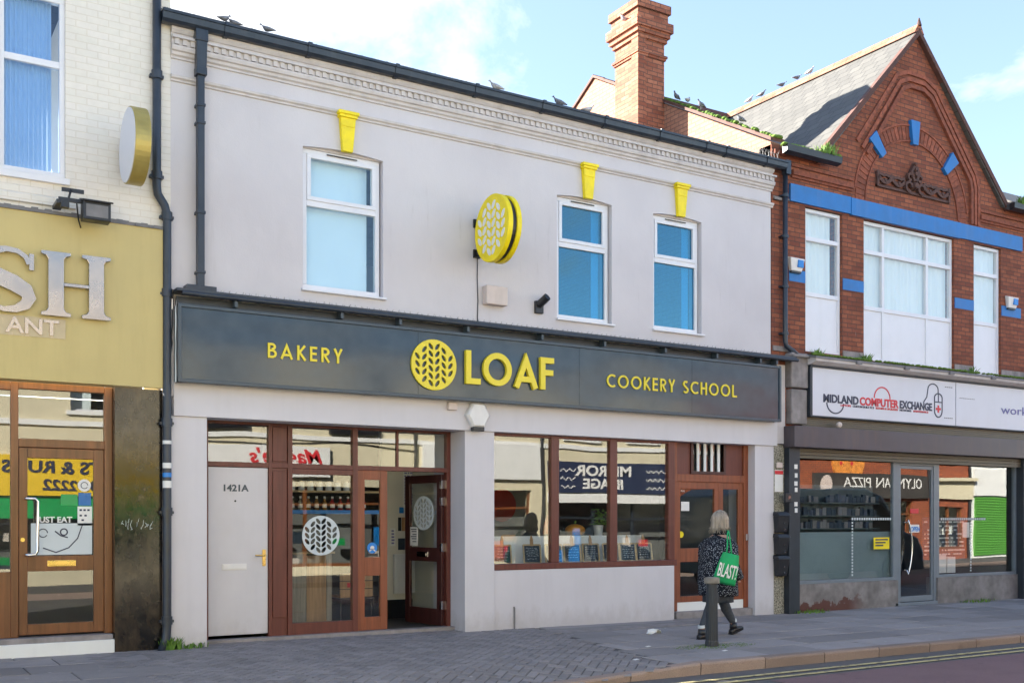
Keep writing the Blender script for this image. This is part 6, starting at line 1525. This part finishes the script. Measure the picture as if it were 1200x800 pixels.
# ------------------------------------------------------------------ litter, weeds, pigeons
m_ = MB(); q = random.Random(8); rings=[]
for j in range(6): rings.append([(8.80+(.02+.09*math.sin(PI*j/5))*math.cos(2*PI*i/9)*q.uniform(.6,1.2)+.03*j, -1.42+.05*math.sin(2*PI*i/9)*q.uniform(.5,1.2), gz(8.8)+max(.002,.03+.035*math.sin(2*PI*i/9+j)*q.uniform(.4,1.1))) for i in range(9)])
m_.loft(rings,smooth=False); tag(m_.build('litter','paper'),'crumpled white wrapper lying on the pavement','litter')
for i,(x,y) in enumerate(((7.85,-2.55),(8.35,-3.3),(7.0,-3.4))):
    z = pz(x,y)+.002; m_=MB(); m_.add([(x,y,z),(x+.07,y+.01,z+.004),(x+.06,y+.05,z+.008),(x-.01,y+.04,z+.002)],[(0,1,2,3)]); tag(m_.build('litter','paper'),('scrap of paper on the paving nearest the litter','scrap of paper left of the bollard foot','scrap of paper on the block paving near the dropped kerb')[i],'litter')
tuft(3.02,-0.08,pz(3,0),120,0.16,0.11,31,'green weeds at the foot of the black pipe left of the bakery',wide=1.2)
tuft(3.25,-0.05,pz(3,0),60,0.07,0.14,32,'low weeds along the foot of the left bakery pilaster',wide=1.4)
tuft(13.2,-0.06,pz(13,0),140,0.06,0.35,33,'low weeds at the rusty foot of the computer shop riser',wide=1.3)
tuft(17.6,-0.06,pz(13,0),80,0.07,0.35,34,'low weeds along the right riser of the computer shop',wide=1.5)
mo = MB(); q=random.Random(12)
for i in range(240):
    a=q.uniform(0,2*PI); r=.12+.5*q.random(); x=8.6+r*math.cos(a)*1.0; y=-2.86+r*math.sin(a)*.35; s_=q.uniform(.006,.02); z=pz(x,y)
    mo.add([(x-s_,y-s_*.6,z+.001),(x+s_,y-s_*.5,z+.001),(x+s_*.7,y+s_,z+.001),(x,y,z+.006)],[(0,1,3),(1,2,3),(2,0,3)])
tag(mo.build('moss','moss'),'thin green moss on the slabs round the bollard','moss',kind='stuff')
def pigeon(name_mat):
    m_ = MB(); n=12; R3=[]
    for x_,z_,rz_,ry_ in ((-.20,.105,.006,.030),(-.12,.112,.016,.034),(-.08,.12,.036,.045),(-.02,.13,.055,.056),(.04,.145,.060,.056),(.085,.17,.046,.042),(.105,.205,.027,.026),(.118,.232,.026,.025),(.135,.242,.022,.021),(.155,.238,.010,.009),(.172,.232,.003,.003)):
        R3.append([(x_+ (0.25*rz_*math.sin(2*PI*i/n) if x_>.06 else 0), ry_*math.cos(2*PI*i/n), z_+rz_*math.sin(2*PI*i/n)) for i in range(n)])
    m_.loft(R3)
    for s_ in (-1,1):
        m_.loft([[(x_, s_*(yy+.004*math.cos(2*PI*i/8)), z_+w_*math.sin(2*PI*i/8)) for i in range(8)] for x_,yy,z_,w_ in ((.06,.05,.15,.015),(.0,.060,.14,.035),(-.08,.046,.128,.028),(-.17,.022,.115,.008))])
        m_.cyl((.0,s_*.02,.0),(.0,s_*.022,.085),.004,5)
    return m_.build('pigeon',name_mat)
PG = {}
birds = [(3.62,-.10,7.20,20,'bird_grey','pigeon furthest left on the bakery gutter'),(3.74,-.05,7.20,160,'bird_grey','second pigeon from the left on the bakery gutter, beside the first'),(4.12,-.10,7.20,150,'bird_grey','lone pigeon on the left stretch of the bakery gutter'),
 (7.28,-.05,7.20,170,'bird_pale','pale pigeon on the gutter above the round yellow sign'),(8.30,-.05,7.20,170,'bird_grey','grey pigeon on the gutter above the middle upper window'),(8.80,-.05,7.20,0,'bird_pale','pigeon crouched on the gutter below the brick gable end'),
 (12.5,2.40,8.98,200,'bird_grey','pigeon on the mossy coping touching the chimney'),(12.5,2.10,8.82,30,'bird_pale','pale pigeon on the mossy coping just right of the chimney'),(12.5,1.75,8.62,190,'bird_grey','pigeon halfway down the mossy coping'),(12.5,.78,8.06,180,'bird_grey','pigeon low on the mossy coping near the valley'),
 (15.93,4.11,10.2,-80,'bird_pale','lowest pigeon of the five on the gable roof ridge in view'),(15.93,3.76,10.2,-70,'bird_grey','second pigeon from the left on the gable ridge'),(15.93,3.19,10.2,-20,'bird_grey','middle pigeon of the five on the gable ridge'),(15.93,2.78,10.2,-10,'bird_grey','fourth pigeon from the left on the gable ridge'),(15.93,2.45,10.2,-80,'bird_pale','pigeon nearest the gable peak on the ridge'),
 (11.74,2.95,10.40,190,'bird_pale','pale pigeon perched on the chimney corbel')]
for x,y,z,rz_,mt,la in birds:
    if mt not in PG: o = pigeon(mt); PG[mt] = o
    else: o = PG[mt].copy(); col.objects.link(o)
    o.location=(x,y,z); o.rotation_euler=(0,0,math.radians(rz_)); o.scale=(.52 if x < 5 else .62,)*3; tag(o,la,'pigeon','pigeons on the roofs')

# ------------------------------------------------------------------ sky, sun, camera
SE, SAZ = math.radians(27), math.radians(45)     # sun behind the shops, up and to the left
sd = Vector((-math.sin(SAZ)*math.cos(SE), math.cos(SAZ)*math.cos(SE), math.sin(SE)))
sun = bpy.data.lights.new('sun','SUN'); sun.energy = 5.0; sun.angle = math.radians(0.53); sun.color = (1.0,0.93,0.82)
so_ = bpy.data.objects.new('sun', sun); col.objects.link(so_); so_.rotation_euler = sd.to_track_quat('Z','Y').to_euler(); so_['kind']='structure'
w = bpy.data.worlds.new('World'); sc.world = w; w.use_nodes = True; nt = w.node_tree; nt.nodes.clear()
out = nt.nodes.new('ShaderNodeOutputWorld'); bgd = nt.nodes.new('ShaderNodeBackground'); bgd.inputs[1].default_value = 0.07
sk = nt.nodes.new('ShaderNodeTexSky'); sk.sky_type='NISHITA'; sk.sun_disc=False; sk.sun_elevation=SE; sk.sun_rotation=math.atan2(sd.x, sd.y); sk.air_density=1.0; sk.dust_density=0.4; sk.ozone_density=2.0
tc = nt.nodes.new('ShaderNodeTexCoord'); mp = nt.nodes.new('ShaderNodeMapping'); nt.links.new(tc.outputs['Generated'], mp.inputs[0]); mp.inputs[3].default_value=(1.0,1.0,1.9); mp.inputs[1].default_value=(1.15,0.6,0.3)
n1 = nt.nodes.new('ShaderNodeTexNoise'); n1.inputs['Scale'].default_value=3.3; n1.inputs['Detail'].default_value=9; n1.inputs['Roughness'].default_value=0.58; n1.inputs['Distortion'].default_value=0.3
nt.links.new(mp.outputs[0], n1.inputs['Vector'])
acc = n1.outputs[0]
def skydir(px_, py_):
    u_ = (px_-600)/1250; v_ = (609-py_)/1250; s5, c5 = math.sin(math.radians(31.6)), math.cos(math.radians(31.6))
    return Vector((s5+u_*c5, c5-u_*s5, v_)).normalized()
for d_, lo_, amp in ((skydir(330, 15), 0.962, 0.21), (skydir(1120, 0), 0.990, 0.09), (Vector((0.5,-0.85,0.20)).normalized(), 0.985, 0.1)):
    vm = nt.nodes.new('ShaderNodeVectorMath'); vm.operation='DOT_PRODUCT'; vn = nt.nodes.new('ShaderNodeVectorMath'); vn.operation='NORMALIZE'
    nt.links.new(tc.outputs['Generated'], vn.inputs[0]); nt.links.new(vn.outputs[0], vm.inputs[0]); vm.inputs[1].default_value = d_
    acc = mathn(nt, 'ADD', acc, ramp(nt, vm.outputs['Value'], lo_, 1.0, 0.0, amp))
cf = ramp(nt, acc, 0.60, 0.73, 0.0, 0.95)
veil = mixc(nt, 0.14, sk.outputs[0], (3.0,3.0,3.1))
cm = mixc(nt, cf, veil, (3.9,3.95,4.1))
nt.links.new(cm, bgd.inputs[0]); nt.links.new(bgd.outputs[0], out.inputs[0])
cam = bpy.data.cameras.new('camera'); cam.lens = 37.5; cam.sensor_width = 36; cam.shift_y = 209/1200; cam.clip_end = 2000
co = bpy.data.objects.new('camera', cam); col.objects.link(co); co.location = (0,-12.3,1.5); co.rotation_euler = (math.radians(90),0,math.radians(-31.6)); sc.camera = co
sc.view_settings.view_transform='Standard'; sc.view_settings.look='None'; sc.view_settings.exposure=2.55; sc.view_settings.gamma=1
sc.render.engine='CYCLES'
